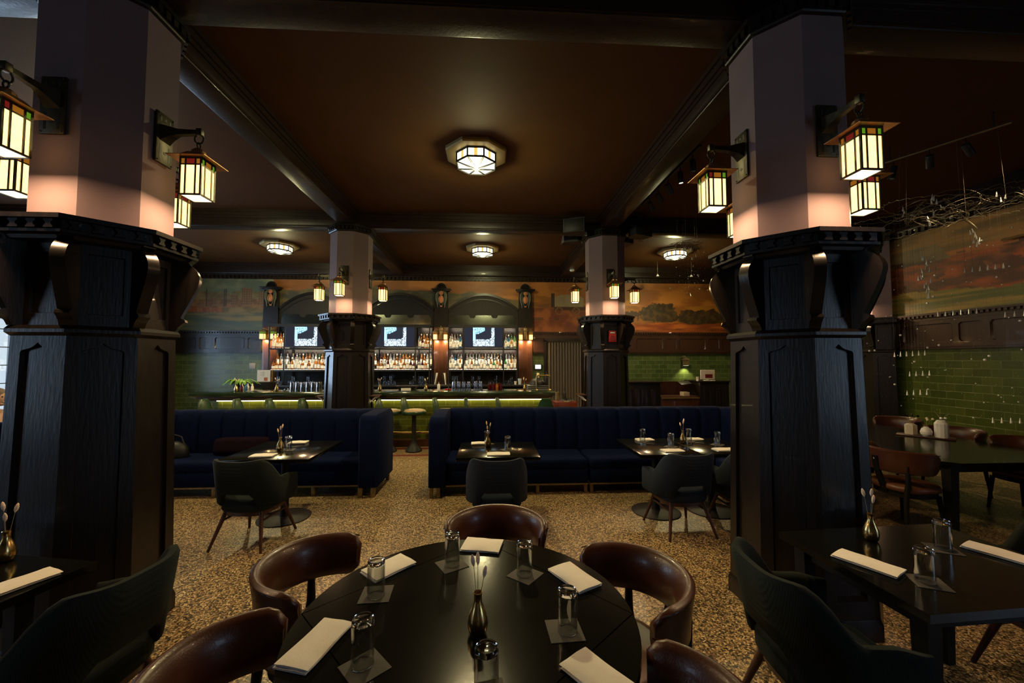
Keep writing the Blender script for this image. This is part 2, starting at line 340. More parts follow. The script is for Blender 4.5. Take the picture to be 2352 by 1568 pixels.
trim(beam_x(Y2, WL, WR), 'beam', 'dark oak cross beam over the two far pillars', 'beam')
trim(beam_x(YB-.12, WL, WR, .12), 'beam', 'dark oak beam along the top of the back wall', 'beam')
trim(beam_x(-2.0, WL, WR), 'beam', 'dark oak cross beam behind the viewer', 'beam')
for x, s in ((XL, 'left'), (XR, 'right')):
    for y0, y1, w in ((-1.86, Y1-.14, 'over the viewer'), (Y1+.14, Y2-.14, 'over the dining floor'), (Y2+.14, YB-.25, 'over the bar')):
        trim(beam_y(x, y0, y1), 'beam', 'dark oak long beam %s on the %s' % (w, s), 'beam')
for x, s in ((WL+.12, 'left'), (WR-.12, 'right')):
    trim(beam_y(x, YF+.1, YB-.25, .12), 'beam', 'dark oak beam along the top of the %s wall' % s, 'beam')
# crown dentils below the wall beams
def dent_run(a0, a1, step, w, h0, h1, d0, d1, put):
    n = int((a1-a0)/step)
    for i in range(n):
        a = a0+step*(i+.5); put(a-w/2, a+w/2, h0, h1, d0, d1)
b = MB(); b.box(WL, WR, YB-.10, YB, 4.215, BZ); b.box(WL, WR, YB-.05, YB, 4.12, 4.22)
dent_run(WL+.1, WR-.1, .115, .055, 4.135, 4.215, 0, 0, lambda p, q, h0, h1, d0, d1: b.box(p, q, YB-.09, YB-.05, h0, h1))
trim(b, 'beam', 'toothed dark oak cornice above the back wall painting', 'cornice')
b = MB(); b.box(WR-.10, WR, YF, YB-.1, 4.215, BZ); b.box(WR-.05, WR, YF, YB-.1, 4.12, 4.22)
dent_run(1, YB-.2, .115, .055, 4.135, 4.215, 0, 0, lambda p, q, h0, h1, d0, d1: b.box(WR-.09, WR-.05, p, q, h0, h1))
trim(b, 'beam', 'toothed dark oak cornice above the right wall painting', 'cornice')
# panelled frieze between tile and painting
def chamf(x0, x1, z0, z1, c=.035): return [(x0+c, z0), (x1-c, z0), (x1, z0+c), (x1, z1-c), (x1-c, z1), (x0+c, z1), (x0, z1-c), (x0, z0+c)]
def frieze(f, a0, a1, phase=0):
    b = MB(); a = a0; k = phase
    while a < a1-.05:
        w = min((.92, .43)[k % 2], a1-a)
        if w > .25: b.frame([(a, 2.02), (a+w, 2.02), (a+w, 2.47), (a, 2.47)], chamf(a+.045, a+w-.045, 2.07, 2.40), .022, f)
        a += w; k += 1
    def bx(d0, d1, z0, z1):
        p = f(a0, z0, -d1); q = f(a1, z1, -d0); b.box(p[0], q[0], p[1], q[1], z0, z1)
    bx(-.06, .02, 1.95, 2.0); bx(-.06, .035, 1.985, 2.02); bx(-.06, .008, 2.47, 2.52); bx(-.06, .05, 2.565, 2.60); bx(-.06, .015, 2.515, 2.57)
    n = int((a1-a0)/.075)
    for i in range(n):
        c = a0+.075*(i+.5); p = f(c-.02, 2.525, -.045); q = f(c+.02, 2.562, .0); b.box(p[0], q[0], p[1], q[1], 2.525, 2.562)
    return b
FB = lambda u, z, d: (u, YB-.06+d, z)
FR_ = lambda u, z, d: (WR-.06+d, u, z)
trim(frieze(FB, WL+.02, -6.60), 'wood', 'dark panelled frieze left of the back bar', 'panelling')
trim(frieze(FB, 1.30, WR-.08, 1), 'frieze', 'dark panelled frieze right of the back bar', 'panelling')
trim(frieze(FR_, 1.0, YB-.08), 'frieze', 'reddish panelled frieze on the right wall', 'panelling')
b = MB(); b.box(WL, WR, 7.45, 7.55, -.001, .003); trim(b, 'darkred', 'dark border strip let into the floor before the bar', 'floor border')
b = MB(); b.box(WL, WR, 8.0, 8.12, -.001, .004); trim(b, 'darkred', 'dark border strip let into the floor under the stools', 'floor border')

# ------------------------------------------------------------------ paintings on the walls
def sky_right(u, v):
    t = fb(u*9, v*5)
    c = lerp((122, 70, 22), (176, 112, 42), sstep(-.4, .5, t)); return lerp(c, (146, 88, 40), v*.5)
def mural_right(u, v):      # wagon and ox team crossing orange hills; u 0..1 over x 1.25..8, v up
    x = 1.25+u*6.75; z = 2.6+v*1.52
    hill = 3.55-.16*math.sin((x-3.2)*.62)+.05*fb(x*.7, 1)
    near = 3.0+.12*math.sin(x*.8+2)-.05*(x-3)+.04*fb(x*1.3, 5)
    c = sky_right(u, v)
    if z < hill: c = lerp((120, 72, 22), (150, 96, 30), sstep(-.5, .5, fb(x*1.4, z*5)))
    if z < hill-.22+.1*fb(x*.9, 3): c = lerp((96, 60, 22), (128, 76, 26), sstep(-.5, .5, fb(x*2, z*8)))
    if z < near: c = lerp((104, 44, 14), (150, 80, 28), sstep(-.5, .5, fb(x*1.2, z*9)))
    if z < near-.18: c = lerp((80, 40, 18), (128, 62, 22), sstep(-.5, .5, fb(x*1.5+z*2, z*7)))
    if x < 2.9 and z < 3.32: c = lerp((92, 44, 26), (128, 72, 34), sstep(-.5, .5, fb(x*3, z*3)))
    if 1.95 < x < 2.85 and 3.36 < z < 3.75 and z < 3.75-.12*abs((x-2.4)/.45)**3:      # canvas top of a wagon
        c = lerp((116, 100, 70), (140, 124, 92), .5+.5*fb(x*6, z*2))
    if 1.86 < x < 1.97 and 3.36 < z < 3.78: c = (48, 38, 24)
    if 1.95 < x < 2.95 and 3.27 < z < 3.37: c = (58, 34, 22)
    for wx in (2.1, 2.62):
        r = math.hypot(x-wx, z-3.24)
        if .09 < r < .12 or (r < .1 and abs(math.sin(4*math.atan2(z-3.24, x-wx))) < .2): c = (110, 76, 44)
    for ox in (3.45, 3.75, 4.15, 4.42):                                               # oxen
        if ((x-ox)/.19)**2+((z-3.16)/.08)**2 < 1 or (abs(x-ox-.19) < .05 and abs(z-3.21) < .06) or (abs(abs(x-ox)-.12) < .02 and 3.0 < z < 3.15): c = lerp((46, 30, 18), (66, 40, 24), .5+fb(x*9, z*9))
    d = ((x-5.25)/.60)**2+((z-3.16)/.40)**2+.5*fb(x*4, z*4)+9*max(0, 2.97-z); e = ((x-6.6)/.95)**2+((z-3.0)/.34)**2+.5*fb(x*3, z*4+9)+9*max(0, 2.93-z)
    if d < .85 or e < .8: c = lerp((44, 32, 16), (70, 52, 24), sstep(-.3, .5, fb(x*8, z*8)))
    if 3.05 > z > 2.96 and fb(x*3, 1) > .05: c = lerp(c, (58, 44, 20), .6)
    return s2l(c)
def mural_left(u, v):       # hazy river town with a tall chimney and boats
    x = u; z = v
    c = lerp((86, 92, 70), (128, 128, 88), sstep(-.5, .5, fb(u*5, v*5)))
    if v < .74+.08*fb(u*5, 2): c = lerp((92, 78, 44), (120, 100, 58), sstep(-.5, .5, fb(u*9, v*9)))
    if .44 < v < .60: c = lerp((96, 66, 36), (124, 88, 48), sstep(-.5, .5, fb(u*18, v*14)))
    for a, w, t in ((.30, .05, .58), (.42, .04, .64), (.60, .06, .70), (.70, .10, .84), (.86, .09, .76)):
        if a < u < a+w and .46 < v < t: c = (112, 82, 48) if (int((u-a)*90) % 2 or int(v*46) % 2) else (78, 54, 32)
    for a in (.36, .53, .545):
        if a < u < a+.012 and .46 < v < .80: c = (58, 46, 32)
    if .36 < v < .44 and .2 < u < .52: c = lerp((112, 62, 30), (140, 88, 48), .5+fb(u*40, v*9))
    if v < .36: c = lerp((60, 70, 58), (112, 96, 58), sstep(-.35, .55, fb(u*3, v*26)))
    if v < .18: c = lerp(c, (62, 74, 66), .6)
    return s2l(c)
def mural_mid(u, v):
    x = -6.36+u*7.61; z = 3.2+v*.92
    c = sky_right(u*1.1+.3, v)
    r = 3.98-.16*abs(math.sin(x*.9+.5))+.05*fb(x*2, 4)
    c = lerp(c, lerp((56, 52, 34), (92, 78, 40), sstep(-.4, .5, fb(x*3, z*6))), sstep(.03, -.03, z-r+.25*sstep(-2.6, .4, x)))
    return s2l(c)
def mural_side(u, v):       # right wall: red canyon, crowd of riders, green river bank
    y = 1.0+u*10.9; z = v
    c = lerp((110, 52, 14), (150, 84, 30), sstep(-.5, .5, fb(u*7, v*9+u*3)))
    if v > .70: c = lerp((92, 66, 26), (132, 92, 40), sstep(-.5, .5, fb(u*9, v*16)))
    if v < .62 and v > .2: c = lerp((70, 34, 12), (150, 66, 18), sstep(-.45, .5, fb(u*16, v*10)))
    if .62 < v < .82 and (.50 < u < .62 and abs(u-.56) < .06-.1*(v-.62)): c = lerp((116, 92, 56), (92, 70, 40), .5+fb(u*30, v*9))
    if .60 < v < .68 and fb(u*30, v*20) > .12: c = (64, 34, 18)
    if v < .24+.07*fb(u*8, 7): c = lerp((78, 78, 24), (138, 108, 42), sstep(-.45, .5, fb(u*9, v*34)))
    for q in range(9):
        a = .10+q*.085+.02*math.sin(q*3.1)
        if ((u-a)/.022)**2+((v-.5)/.10)**2 < 1+1.2*fb(u*40, v*14+q): c = lerp((74, 32, 14), (128, 68, 30), .5+fb(u*60, v*20))
    return s2l(c)
tag(canvas('mural', 200, 44, lambda u, v: (WL+.02+u*(-6.36-WL-.02), YB-.012, 2.6+v*1.52), mural_left, 'paint'), 'hazy river town mural on the back wall left of the bar', 'mural')
tag(canvas('mural', 300, 40, lambda u, v: (-6.36+u*7.61, YB-.012, 3.2+v*.92), mural_mid, 'paint'), 'orange sky mural above the arched back bar panels', 'mural')
tag(canvas('mural', 440, 70, lambda u, v: (1.25+u*(WR-1.26), YB-.012, 2.6+v*1.52), mural_right, 'paint'), 'mural of a covered wagon and oxen on orange hills', 'mural')
tag(canvas('mural', 420, 64, lambda u, v: (WR-.012, 1.0+u*(YB-1.1), 2.6+v*1.52), mural_side, 'paint'), 'red canyon and green river bank mural on the right wall', 'mural')

# ------------------------------------------------------------------ pillars
def ogee(w, z0, zs, zt):
    h = zt-zs; half = [(1, 0), (.97, .14), (.86, .26), (.68, .34), (.48, .42), (.30, .56), (.15, .76), (.05, .92), (0, 1)]
    r = [(w*a, zs+h*t) for a, t in half]
    return [(-w, z0), (w, z0)] + r + [(-x, z) for x, z in r[:-1]][::-1]
T8 = math.tan(PI/8)
def column(loc, label, faces=range(8), corners=range(8)):
    t = thing('pillar', label, 'pillar', loc); full = len(list(faces)) == 8
    def sector(prof, name, m, ang=30):
        b = MB()
        if full: b.octo(prof)
        else:
            cols = [[(a/math.cos(PI/8)*math.cos(k*PI/4-PI/8), a/math.cos(PI/8)*math.sin(k*PI/4-PI/8), z) for k in [faces[0]]+[f+1 for f in faces]] for a, z in prof]
            b.loft(cols, None, False, False)
        return b.done(name, m, t, ang)
    sector([(.352, 2.56), (.352, 4.15)], 'shaft', 'plaster')
    sector([(.438, 0), (.438, .10), (.425, .13)], 'plinth', 'wood')
    low = MB(); up = MB()
    for k in faces:
        th = k*PI/4; n = (math.cos(th), math.sin(th)); q = (-n[1], n[0])
        A = lambda z: .426-.040*z/1.905
        f = lambda u, z, d: (n[0]*(A(z)-d)+q[0]*u, n[1]*(A(z)-d)+q[1]*u, z)
        w0, w1 = A(.1)*T8, A(1.91)*T8
        low.frame([(-w0, .10), (w0, .10), (w1, 1.91), (-w1, 1.91)], ogee(.098, .24, 1.795, 1.855), .022, f)
        g = lambda u, z, d: (n[0]*(.367-d)+q[0]*u, n[1]*(.367-d)+q[1]*u, z)
        w = .367*T8
        up.frame([(-w, 1.95), (w, 1.95), (w, 2.49), (-w, 2.49)], [(-.085, 2.03), (.085, 2.03), (.085, 2.40), (-.085, 2.40)], .014, g)
    low.done('lower_casing', 'wood', t, 30); up.done('upper_casing', 'wood', t, 30)
    sector([(.388, 1.895), (.40, 1.905), (.412, 1.915), (.412, 1.935), (.398, 1.955), (.36, 1.962)], 'band', 'wood')
    led = sector([(.40, 2.455), (.445, 2.46), (.455, 2.48), (.497, 2.485), (.497, 2.502), (.482, 2.506), (.482, 2.556), (.520, 2.560), (.520, 2.587), (.33, 2.589)], 'ledge', 'wood')
    dn = MB(); cl = MB()
    hour = [(-.026, 0), (.026, 0), (.026, .008), (.015, .018), (.015, .030), (.026, .040), (.026, .050), (-.026, .050), (-.026, .040), (-.015, .030), (-.015, .018), (-.026, .008)]
    for k in faces:
        th = k*PI/4; n = Vector((math.cos(th), math.sin(th), 0)); q = Vector((-n.y, n.x, 0))
        for i in range(4):
            u = (i-1.5)*.098; o = n*.480+q*u+Vector((0, 0, 2.506))
            Mx = Matrix(((q.x, 0, n.x, o.x), (q.y, 0, n.y, o.y), (0, 1, 0, o.z), (0, 0, 0, 1)))
            dn.prism(hour, 0, .028, Mx)
        for i in range(4):
            u = (i-1.5)*.070; o = n*.375+q*u
            Mx = Matrix(((q.x, 0, n.x, o.x), (q.y, 0, n.y, o.y), (0, 1, 0, 4.15), (0, 0, 0, 1)))
            cl.prism([(-.021, 0), (.021, 0), (.021, .05), (-.021, .05)], 0, .025, Mx)
    dn.done('ledge_blocks', 'wood', led)
    cap = sector([(.35, 4.115), (.372, 4.125), (.378, 4.135), (.378, 4.20), (.405, 4.205), (.405, BZ-.003), (.30, BZ-.002)], 'collar', 'wood'); cl.done('collar_blocks', 'wood', cap)
    prof = [(.37, 2.49), (.505, 2.49), (.505, 2.475), (.485, 2.465), (.492, 2.45), (.515, 2.43), (.540, 2.40), (.556, 2.36), (.556, 2.325), (.543, 2.275), (.515, 2.205), (.483, 2.13), (.458, 2.075), (.452, 2.052), (.474, 2.042), (.480, 2.025), (.455, 2.005), (.436, 1.985), (.424, 1.957), (.37, 1.957)]
    for k in corners:
        th = k*PI/4+PI/8; c, s = math.cos(th), math.sin(th)
        Mx = Matrix(((c, 0, -s, s*.034), (s, 0, c, -c*.034), (0, 1, 0, 0), (0, 0, 0, 1)))
        MB().prism(prof[::-1], 0, .068, Mx).done('corbel', 'wood', t, 30)
    return t
P0 = column((XL, Y1, 0), 'massive octagonal oak and plaster pillar at the left foreground')
dup(P0, (XR, Y1, 0), 0, 'massive octagonal oak and plaster pillar at the right foreground')
dup(P0, (XL, Y2, 0), 0, 'octagonal pillar standing before the bar between two screens')
dup(P0, (XR, Y2, 0), 0, 'octagonal pillar with the red alarm box beside the brown curtain')
P0.scale = (.968, .968, 1)
column((WR-.01, 7.72, 0), 'half pillar built against the right wall', faces=[3, 4, 5], corners=[2, 3, 4, 5])

def lamp(kind, parent, loc, power, col, size):
    d = bpy.data.lights.new('bulb', kind); d.energy = power; d.color = col
    if kind == 'AREA': d.shape = 'DISK'; d.size = size
    else: d.shadow_soft_size = size
    o = bpy.data.objects.new('bulb', d); COL.objects.link(o); o.parent = parent; o.location = loc; return o
# ------------------------------------------------------------------ lanterns on the pillars
def sq(h, z, r=0): return [(-h, -h, z), (h, -h, z), (h, h, z), (-h, h, z)]
def lantern_body(t, cx, h, zt, zb, dens=True):
    """square hanging lantern centred at cx along x, panes from zt down to zb"""
    sh = lambda Mx=None: T(cx, 0, 0)
    H = zt-zb; b = MB()
    b.loft([sq(h*.62, zt+H*.20), sq(h*.75, zt+H*.16), sq(h*1.05, zt+H*.07), sq(h*1.72, zt-H*.015), sq(h*1.72, zt-H*.03), sq(h*1.0, zt+.001)], sh())
    b.lathe([(h*.62, zt+H*.19), (h*.58, zt+H*.27), (h*.35, zt+H*.33), (.001, zt+H*.345)], 14, sh())
    b.done('roof', 'copper', t, 25)
    f = MB(); p = h*.15; zm = zt-H*.19
    for sx in (-1, 1):
        for sy in (-1, 1): f.box(sx*h-p/2*(1+sx), sx*h+p/2*(1-sx), sy*h-p/2*(1+sy), sy*h+p/2*(1-sy), zb, zt, 0, sh())
    for k in range(4):
        Mx = T(cx, 0, 0) @ Matrix.Rotation(k*PI/2, 4, 'Z')
        for z, w in ((zt-p, p), (zb, p), (zm-p/2, p*.8)): f.box(-h, h, -h, -h+p, z, z+w, 0, Mx)
        for u in (-.45, .45): f.box(h*u-p*.45, h*u+p*.45, -h, -h+p*.8, zb, zt, 0, Mx)
    fo = f.done('lantern_frame', 'bronze', t)
    cols = [('ga', 'gr', 'ga'), ('gg', 'ga', 'gg'), ('gr', 'ga', 'gg'), ('ga', 'ga', 'gr')]
    for k in range(4):
        Mx = T(cx, 0, 0) @ Matrix.Rotation(k*PI/2, 4, 'Z'); g = MB(); d = -h+p*.45
        g.add([(-h, d, zb+.004), (h, d, zb+.004), (h, d, zm), (-h, d, zm)], [[0, 1, 2, 3]], Mx)
        for i, (a, c) in enumerate(((-1, -.45), (-.45, .45), (.45, 1))):
            g.mi = 1+i; g.add([(h*a, d, zm), (h*c, d, zm), (h*c, d, zt), (h*a, d, zt)], [[0, 1, 2, 3]], Mx)
        g.done('side_glass', ['lamp', *cols[k]], fo, flat=True)
    MB().box(-h*.9, h*.9, -h*.9, h*.9, zb+.004, zb+.010, 0, sh()).done('base_glass', 'lampw', fo)
    lamp('AREA', t, (cx, 0, zb-.004), 14, (1, .64, .34), h*1.5)
def lantern(loc, rz, label, group):
    t = thing('wall_lantern', label, 'lantern', loc, rz, group)
    b = MB(); b.box(0, .016, -.072, .072, -.178, .178, .004)
    b.mi = 1
    for y in (-.038, .038):
        b.box(.0155, .0172, y-.007, y+.007, -.150, -.045); b.box(.0155, .0172, y-.006, y+.006, .115, .15)
    b.lathe([(.012, .0155), (.012, .0175)], 12, Matrix.Translation((0, 0, -.10)) @ Matrix.Rotation(PI/2, 4, 'Y')); b.lathe([(.010, .0155), (.010, .0175)], 12, Matrix.Translation((0, 0, .135)) @ Matrix.Rotation(PI/2, 4, 'Y'))
    b.mi = 0
    for y in (-.06, .06):
        for z in (-.165, .165): b.ball((.016, y, z), .006, 8, 6)
    b.done('back_plate', ['bronze', 'dark'], t)
    a = MB(); a.loft([[(.016, -.045, -.02), (.016, .045, -.02), (.016, .045, .09), (.016, -.045, .09)], [(.055, -.032, .01), (.055, .032, .01), (.055, .032, .085), (.055, -.032, .085)], [(.11, -.018, .035), (.11, .018, .035), (.11, .018, .075), (.11, -.018, .075)], [(.26, -.014, .045), (.26, .014, .045), (.26, .014, .072), (.26, -.014, .072)]])
    a.box(.23, .268, -.018, .018, .035, .085, .004); a.done('bracket_arm', 'bronze', t)
    r = MB(); r.tube([(.245+.030*math.cos(q*PI/8), 0, .012+.034*math.sin(q*PI/8)) for q in range(16)], .0055, 8, None, True)
    r.tube([(.245, .016*math.cos(q*PI/6), -.035+.020*math.sin(q*PI/6)) for q in range(12)], .005, 8, None, True); r.done('hanging_ring', 'bronze', t)
    lantern_body(t, .245, .073, -.150, -.415)
    return t
G = 'lanterns on the pillars'
L0 = None
SIDE = {0: 'right', 1: 'rear', 2: 'left', 3: 'front'}
for cx, cy, nm in ((XL, Y1, 'left foreground pillar'), (XR, Y1, 'right foreground pillar'), (XL, Y2, 'pillar before the bar screens'), (XR, Y2, 'pillar with the red alarm')):
    for k in range(4):
        th = k*PI/2; loc = (cx+.352*math.cos(th), cy+.352*math.sin(th), 3.295); lab = 'amber glass lantern on the %s face of the %s' % (SIDE[k], nm)
        if L0 is None: L0 = lantern(loc, th, lab, G)
        else: dup(L0, loc, th, lab)
dup(L0, (WR-.36, 7.72, 3.295), PI, 'amber glass lantern on the half pillar of the right wall')

# ------------------------------------------------------------------ ceiling lights
def ceiling_light(loc, label):
    t = thing('ceiling_light', label, 'ceiling light', loc, 0, 'octagonal ceiling lights')
    MB().octo([(.40, 0), (.40, -.035), (.385, -.05), (.375, -.052), (.27, -.045)]).done('ceiling_plate', 'platebrass', t, 25)
    fr = MB(); c8 = 1/math.cos(PI/8); a = .255
    pts = lambda rr, z: [(rr*c8*math.cos(PI/8+i*PI/4), rr*c8*math.sin(PI/8+i*PI/4), z) for i in range(8)]
    for z, r in ((-.055, .011), (-.172, .014)): fr.tube(pts(a, z), r, 6, None, True)
    for p, q in zip(pts(a, -.05), pts(a, -.172)): fr.tube([p, q], .011, 6)
    for p in pts(a, -.172): fr.tube([p, (p[0]*.08, p[1]*.08, -.224)], .012, 6)
    fr.lathe([(.001, -.236), (.022, -.232), (.026, -.218), (.001, -.215)], 10); fo = fr.done('light_frame', 'iron', t)
    for i in range(8):
        g = MB(); p, q = pts(a-.004, 0)[i-1], pts(a-.004, 0)[i]
        L = lambda k, z: (p[0]+(q[0]-p[0])*k, p[1]+(q[1]-p[1])*k, z)
        for j, (k0, k1) in enumerate(((0, .40), (.40, .60), (.60, 1))):
            g.mi = 1 if j == 1 else 0; g.add([L(k0, -.055), L(k1, -.055), L(k1, -.172), L(k0, -.172)], [[0, 1, 2, 3]])
        g.done('side_glass', ['cs', 'cam'], fo, flat=True)
    g = MB(); P = pts(a-.004, -.172)
    for i in range(8): g.add([P[i-1], P[i], (0, 0, -.220)], [[0, 1, 2]])
    g.done('base_glass', 'cl', fo, flat=True); lamp('POINT', t, (0, 0, -.285), 60, (1, .93, .46), .07); o = lamp('SPOT', t, (0, 0, -.285), 225, (1, .78, .38), .09); o.data.spot_size = R(165); o.data.spot_blend = .6; return t
C0 = ceiling_light((-.19, 5.29, CZ), 'large octagonal ceiling light over the middle of the dining floor')
for x, y, l in ((-.19, 9.86, 'octagonal ceiling light over the middle of the bar'), (-5.1, 9.86, 'octagonal ceiling light over the left end of the bar'), (4.74, 9.86, 'octagonal ceiling light over the host stand'), (-5.1, 5.29, 'octagonal ceiling light left of the big left pillar')):
    dup(C0, (x, y, CZ), 0, l)

# ------------------------------------------------------------------ back bar: pilasters, arched panels, shelving, screens
PIL = [(1.06, 'at the right end of the back bar'), (-1.45, 'between the middle and right shelf units'), (-3.92, 'behind the pillar before the bar'), (-6.36, 'at the left end of the back bar')]
def pilaster(loc, label):
    t = thing('bar_pilaster', label, 'pilaster', loc, 0, 'pilasters of the back bar'); d = -.10
    b = MB(); b.box(-.21, .21, d, 0, 0, 2.72, .006); b.box(-.185, .185, d-.008, d, 1.12, 2.4, .004)
    b.done('lower_shaft', 'redwood', t)
    b = MB(); b.loft([[(-w, d, z), (w, d, z), (w, 0, z), (-w, 0, z)] for w, z in ((.215, 2.72), (.19, 3.80), (.19, 3.84))]); b.done('upper_shaft', 'wood', t)
    b = MB(); b.box(-.29, .29, d-.08, 0, 3.84, 3.875, .006); b.box(-.25, .25, d-.05, 0, 3.80, 3.84, .004)
    for s in (-1, 1): b.prism([(s*.29, 3.84), (s*.20, 3.84), (s*.20, 3.80)][::s], -d, -d+.06, Matrix(((1, 0, 0, 0), (0, 0, -1, 0), (0, 1, 0, 0), (0, 0, 0, 1))))
    b.done('cap', 'wood', t)
    c = MB(); Mf = Matrix(((1, 0, 0, 0), (0, 0, -1, 0), (0, 1, 0, 3.875), (0, 0, 0, 1)))
    arc = lambda r, n=14: [(r*math.cos(PI*i/n), r*1.12*math.sin(PI*i/n)) for i in range(n+1)]
    o, i_ = arc(.15), arc(.115); c.prism(o+i_[::-1], .06, .11, Mf)
    for a in (.22, .5, .78): c.tube([(0, -.085, 3.875), (.13*math.cos(PI*a), -.085, 3.875+.145*math.sin(PI*a))], .012, 6)
    c.tube([(.06*math.cos(q*PI/8), -.085, 3.955+.05*math.sin(q*PI/8)) for q in range(16)], .010, 6, None, True)
    c.prism(arc(.12), .055, .065, Mf); c.done('crest', 'wood', t)
    e = MB()
    for s in (-1, 1):
        e.mi = 0
        e.tube([(s*.10, d-.02, 3.78), (s*.145, d-.03, 3.70), (s*.145, d-.03, 3.55), (s*.11, d-.025, 3.42), (s*.10, d-.02, 3.30)], [.016, .028, .028, .02, .008], 8)
        e.tube([(s*.06, d-.02, 3.80), (s*.10, d-.04, 3.70), (s*.095, d-.04, 3.55), (s*.06, d-.03, 3.42), (s*.03, d-.02, 3.36)], [.012, .014, .014, .012, .006], 8)
    e.mi = 1; e.ball((0, d-.025, 3.735), .055, 12, 8, (1, .5, 1)); e.ball((0, d-.025, 3.55), .085, 12, 10, (.75, .45, 1.25)); e.ball((0, d-.02, 3.345), .03, 10, 6, (1.2, .5, .8))
    e.mi = 2; e.tube([(.066*math.cos(q*PI/10), d-.05, 3.55+.11*math.sin(q*PI/10)) for q in range(20)], .009, 6, None, True)
    e.tube([(.056*math.cos(q*PI/10), d-.045, 3.735+.056*math.sin(q*PI/10)) for q in range(20)], .007, 6, None, True)
    e.done('emblem', ['emblemgreen', 'emblemorange', 'emblemgold'], t); return t
M['emblemgreen'] = mat('emblem_green', (.09, .09, .05), .5); M['emblemorange'] = mat('emblem_orange', (.48, .15, .06), .45); M['emblemgold'] = mat('emblem_gold', (.40, .20, .09), .4)
pp = None
for x, l in PIL:
    lab = 'oak pilaster with orange emblem %s' % l
    if pp is None: pp = pilaster((x, YB-.02, 0), lab)
    else: dup(pp, (x, YB-.02, 0), 0, lab)
UN = [(-.195, 'right'), (-2.685, 'middle'), (-5.14, 'left')]
def arch_panel(cx, label, hw):
    t = thing('arched_panel', label, 'panel', (cx, YB-.02, 0), 0, 'arched panels of the back bar'); n = 22
    top = [(hw*(1-2*i/n), 3.29+.46*(1-((1-2*i/n))**2)) for i in range(n+1)]
    Mf = Matrix(((1, 0, 0, 0), (0, 0, -1, 0), (0, 1, 0, 0), (0, 0, 0, 1)))
    MB().prism([(-hw, 1.0), (hw, 1.0)]+top, .0, .045, Mf).done('panel_board', 'panelwood', t)
    ob = [(x, z) for x, z in top]; ib = [(x*.97, z-.07) for x, z in top]
    b = MB(); b.prism(ob+ib[::-1], .045, .075, Mf); ob2 = [(x*.96, z-.17) for x, z in top]; ib2 = [(x*.95, z-.19) for x, z in top]; b.prism(ob2+ib2[::-1], .045, .055, Mf)
    b.done('arch_moulding', 'wood', t)
    w = .93; z0, z1, c = 2.74, 3.085, .06
    def notch(x): return [(x+.10, z1), (x+.085, z1-.05), (x+.055, z1-.085), (x-.055, z1-.085), (x-.085, z1-.05), (x-.10, z1)]
    pts = [(-w, z0), (w, z0), (w, z1-c*1.6), (w-.03, z1-c), (w-.06, z1)] + notch(.33) + notch(-.33) + [(-w+.06, z1), (-w+.03, z1-c), (-w, z1-c*1.6)]
    MB().prism(pts, .05, .062, Mf).done('mirror_glass', 'mirror', t)
    MB().box(-.98, .98, -.062, -.046, 1.1, 2.72).done('shelf_mirror', 'backmirror', t)
M['backmirror'] = mat('dark_mirror', (.05, .047, .042), .28, metal=1, col2=(.03, .028, .025), nscale=4)
for (x, nm), h in zip(UN, (1.042, 1.022, 1.006)): arch_panel(x, 'dark arched panel with notched mirror above the %s shelf unit' % nm, h)
def shelf_unit(cx, nm):
    t = thing('shelf_unit', 'black framed bottle shelving, %s unit of the back bar' % nm, 'shelving', (cx, 11.45, 0), 0, 'bottle shelving of the back bar')
    Wd = (-.975, -.57, .585, .975)
    for x in Wd:
        b = MB()
        for y in (-.05, .42): b.box(x-.014, x+.014, y-.014, y+.014, 1.06, 2.76)
        b.box(x-.01, x+.01, -.04, .41, 2.73, 2.76); b.done('upright', 'iron', t)
    for z, nmz in ((2.755, 'top_shelf'), (1.478, 'lower_shelf')):
        MB().box(-.99, .99, -.065, .435, z-.05, z, .003).done(nmz, 'iron', t)
    b = MB(); b.box(-.99, -.555, -.065, .435, 2.05, 2.085); b.box(.57, .99, -.065, .435, 2.05, 2.085); b.done('upper_shelf', 'iron', t)
    b = MB(); b.box(-.99, .99, -.075, -.055, 2.035, 2.075); b.done('shelf_rail', 'iron', t)
    g = MB(); 
    for a, c in ((-.98, -.59), (-.55, .565), (.605, .98)): g.box(a, c, .06, .30, 1.4785, 1.481)
    g.done('lit_shelf', 'shelflight', t)
    g = MB(); 
    for a, c in ((-.98, -.59), (.605, .98)): g.box(a, c, .06, .30, 2.0855, 2.088)
    g.done('lit_upper_shelf', 'shelflight2', t)
    g = MB(); g.box(-.96, .96, -.052, -.040, 2.040, 2.049); g.done('led_strip', 'labelfill', t)  # added emitter hidden behind the rail, brightens the bottle labels below
    for a, c in ((-.96, -.59), (.605, .96)): MB().box(a, c, -.045, -.035, 2.694, 2.702).done('led_strip', 'labelfill', t)  # more added emitters, out of sight, brightening the upper side bottles
    MB().box(-.985, .985, -.068, -.052, 2.675, 2.757).done('top_rail', 'iron', t)
    g = MB()
    for a, c in ((-.96, -.59), (-.55, .565), (.605, .96)): g.box(a, c, .17, .30, 1.482, 1.585, .004)
    for a, c in ((-.96, -.59), (.605, .96)): g.box(a, c, .15, .28, 2.089, 2.16, .004)
    g.done('shelf_riser', 'iron', t); return t
M['shelflight2'] = glow('shelf_light_soft', (1, .84, .62), 7)
for x, nm in UN: shelf_unit(x, nm)
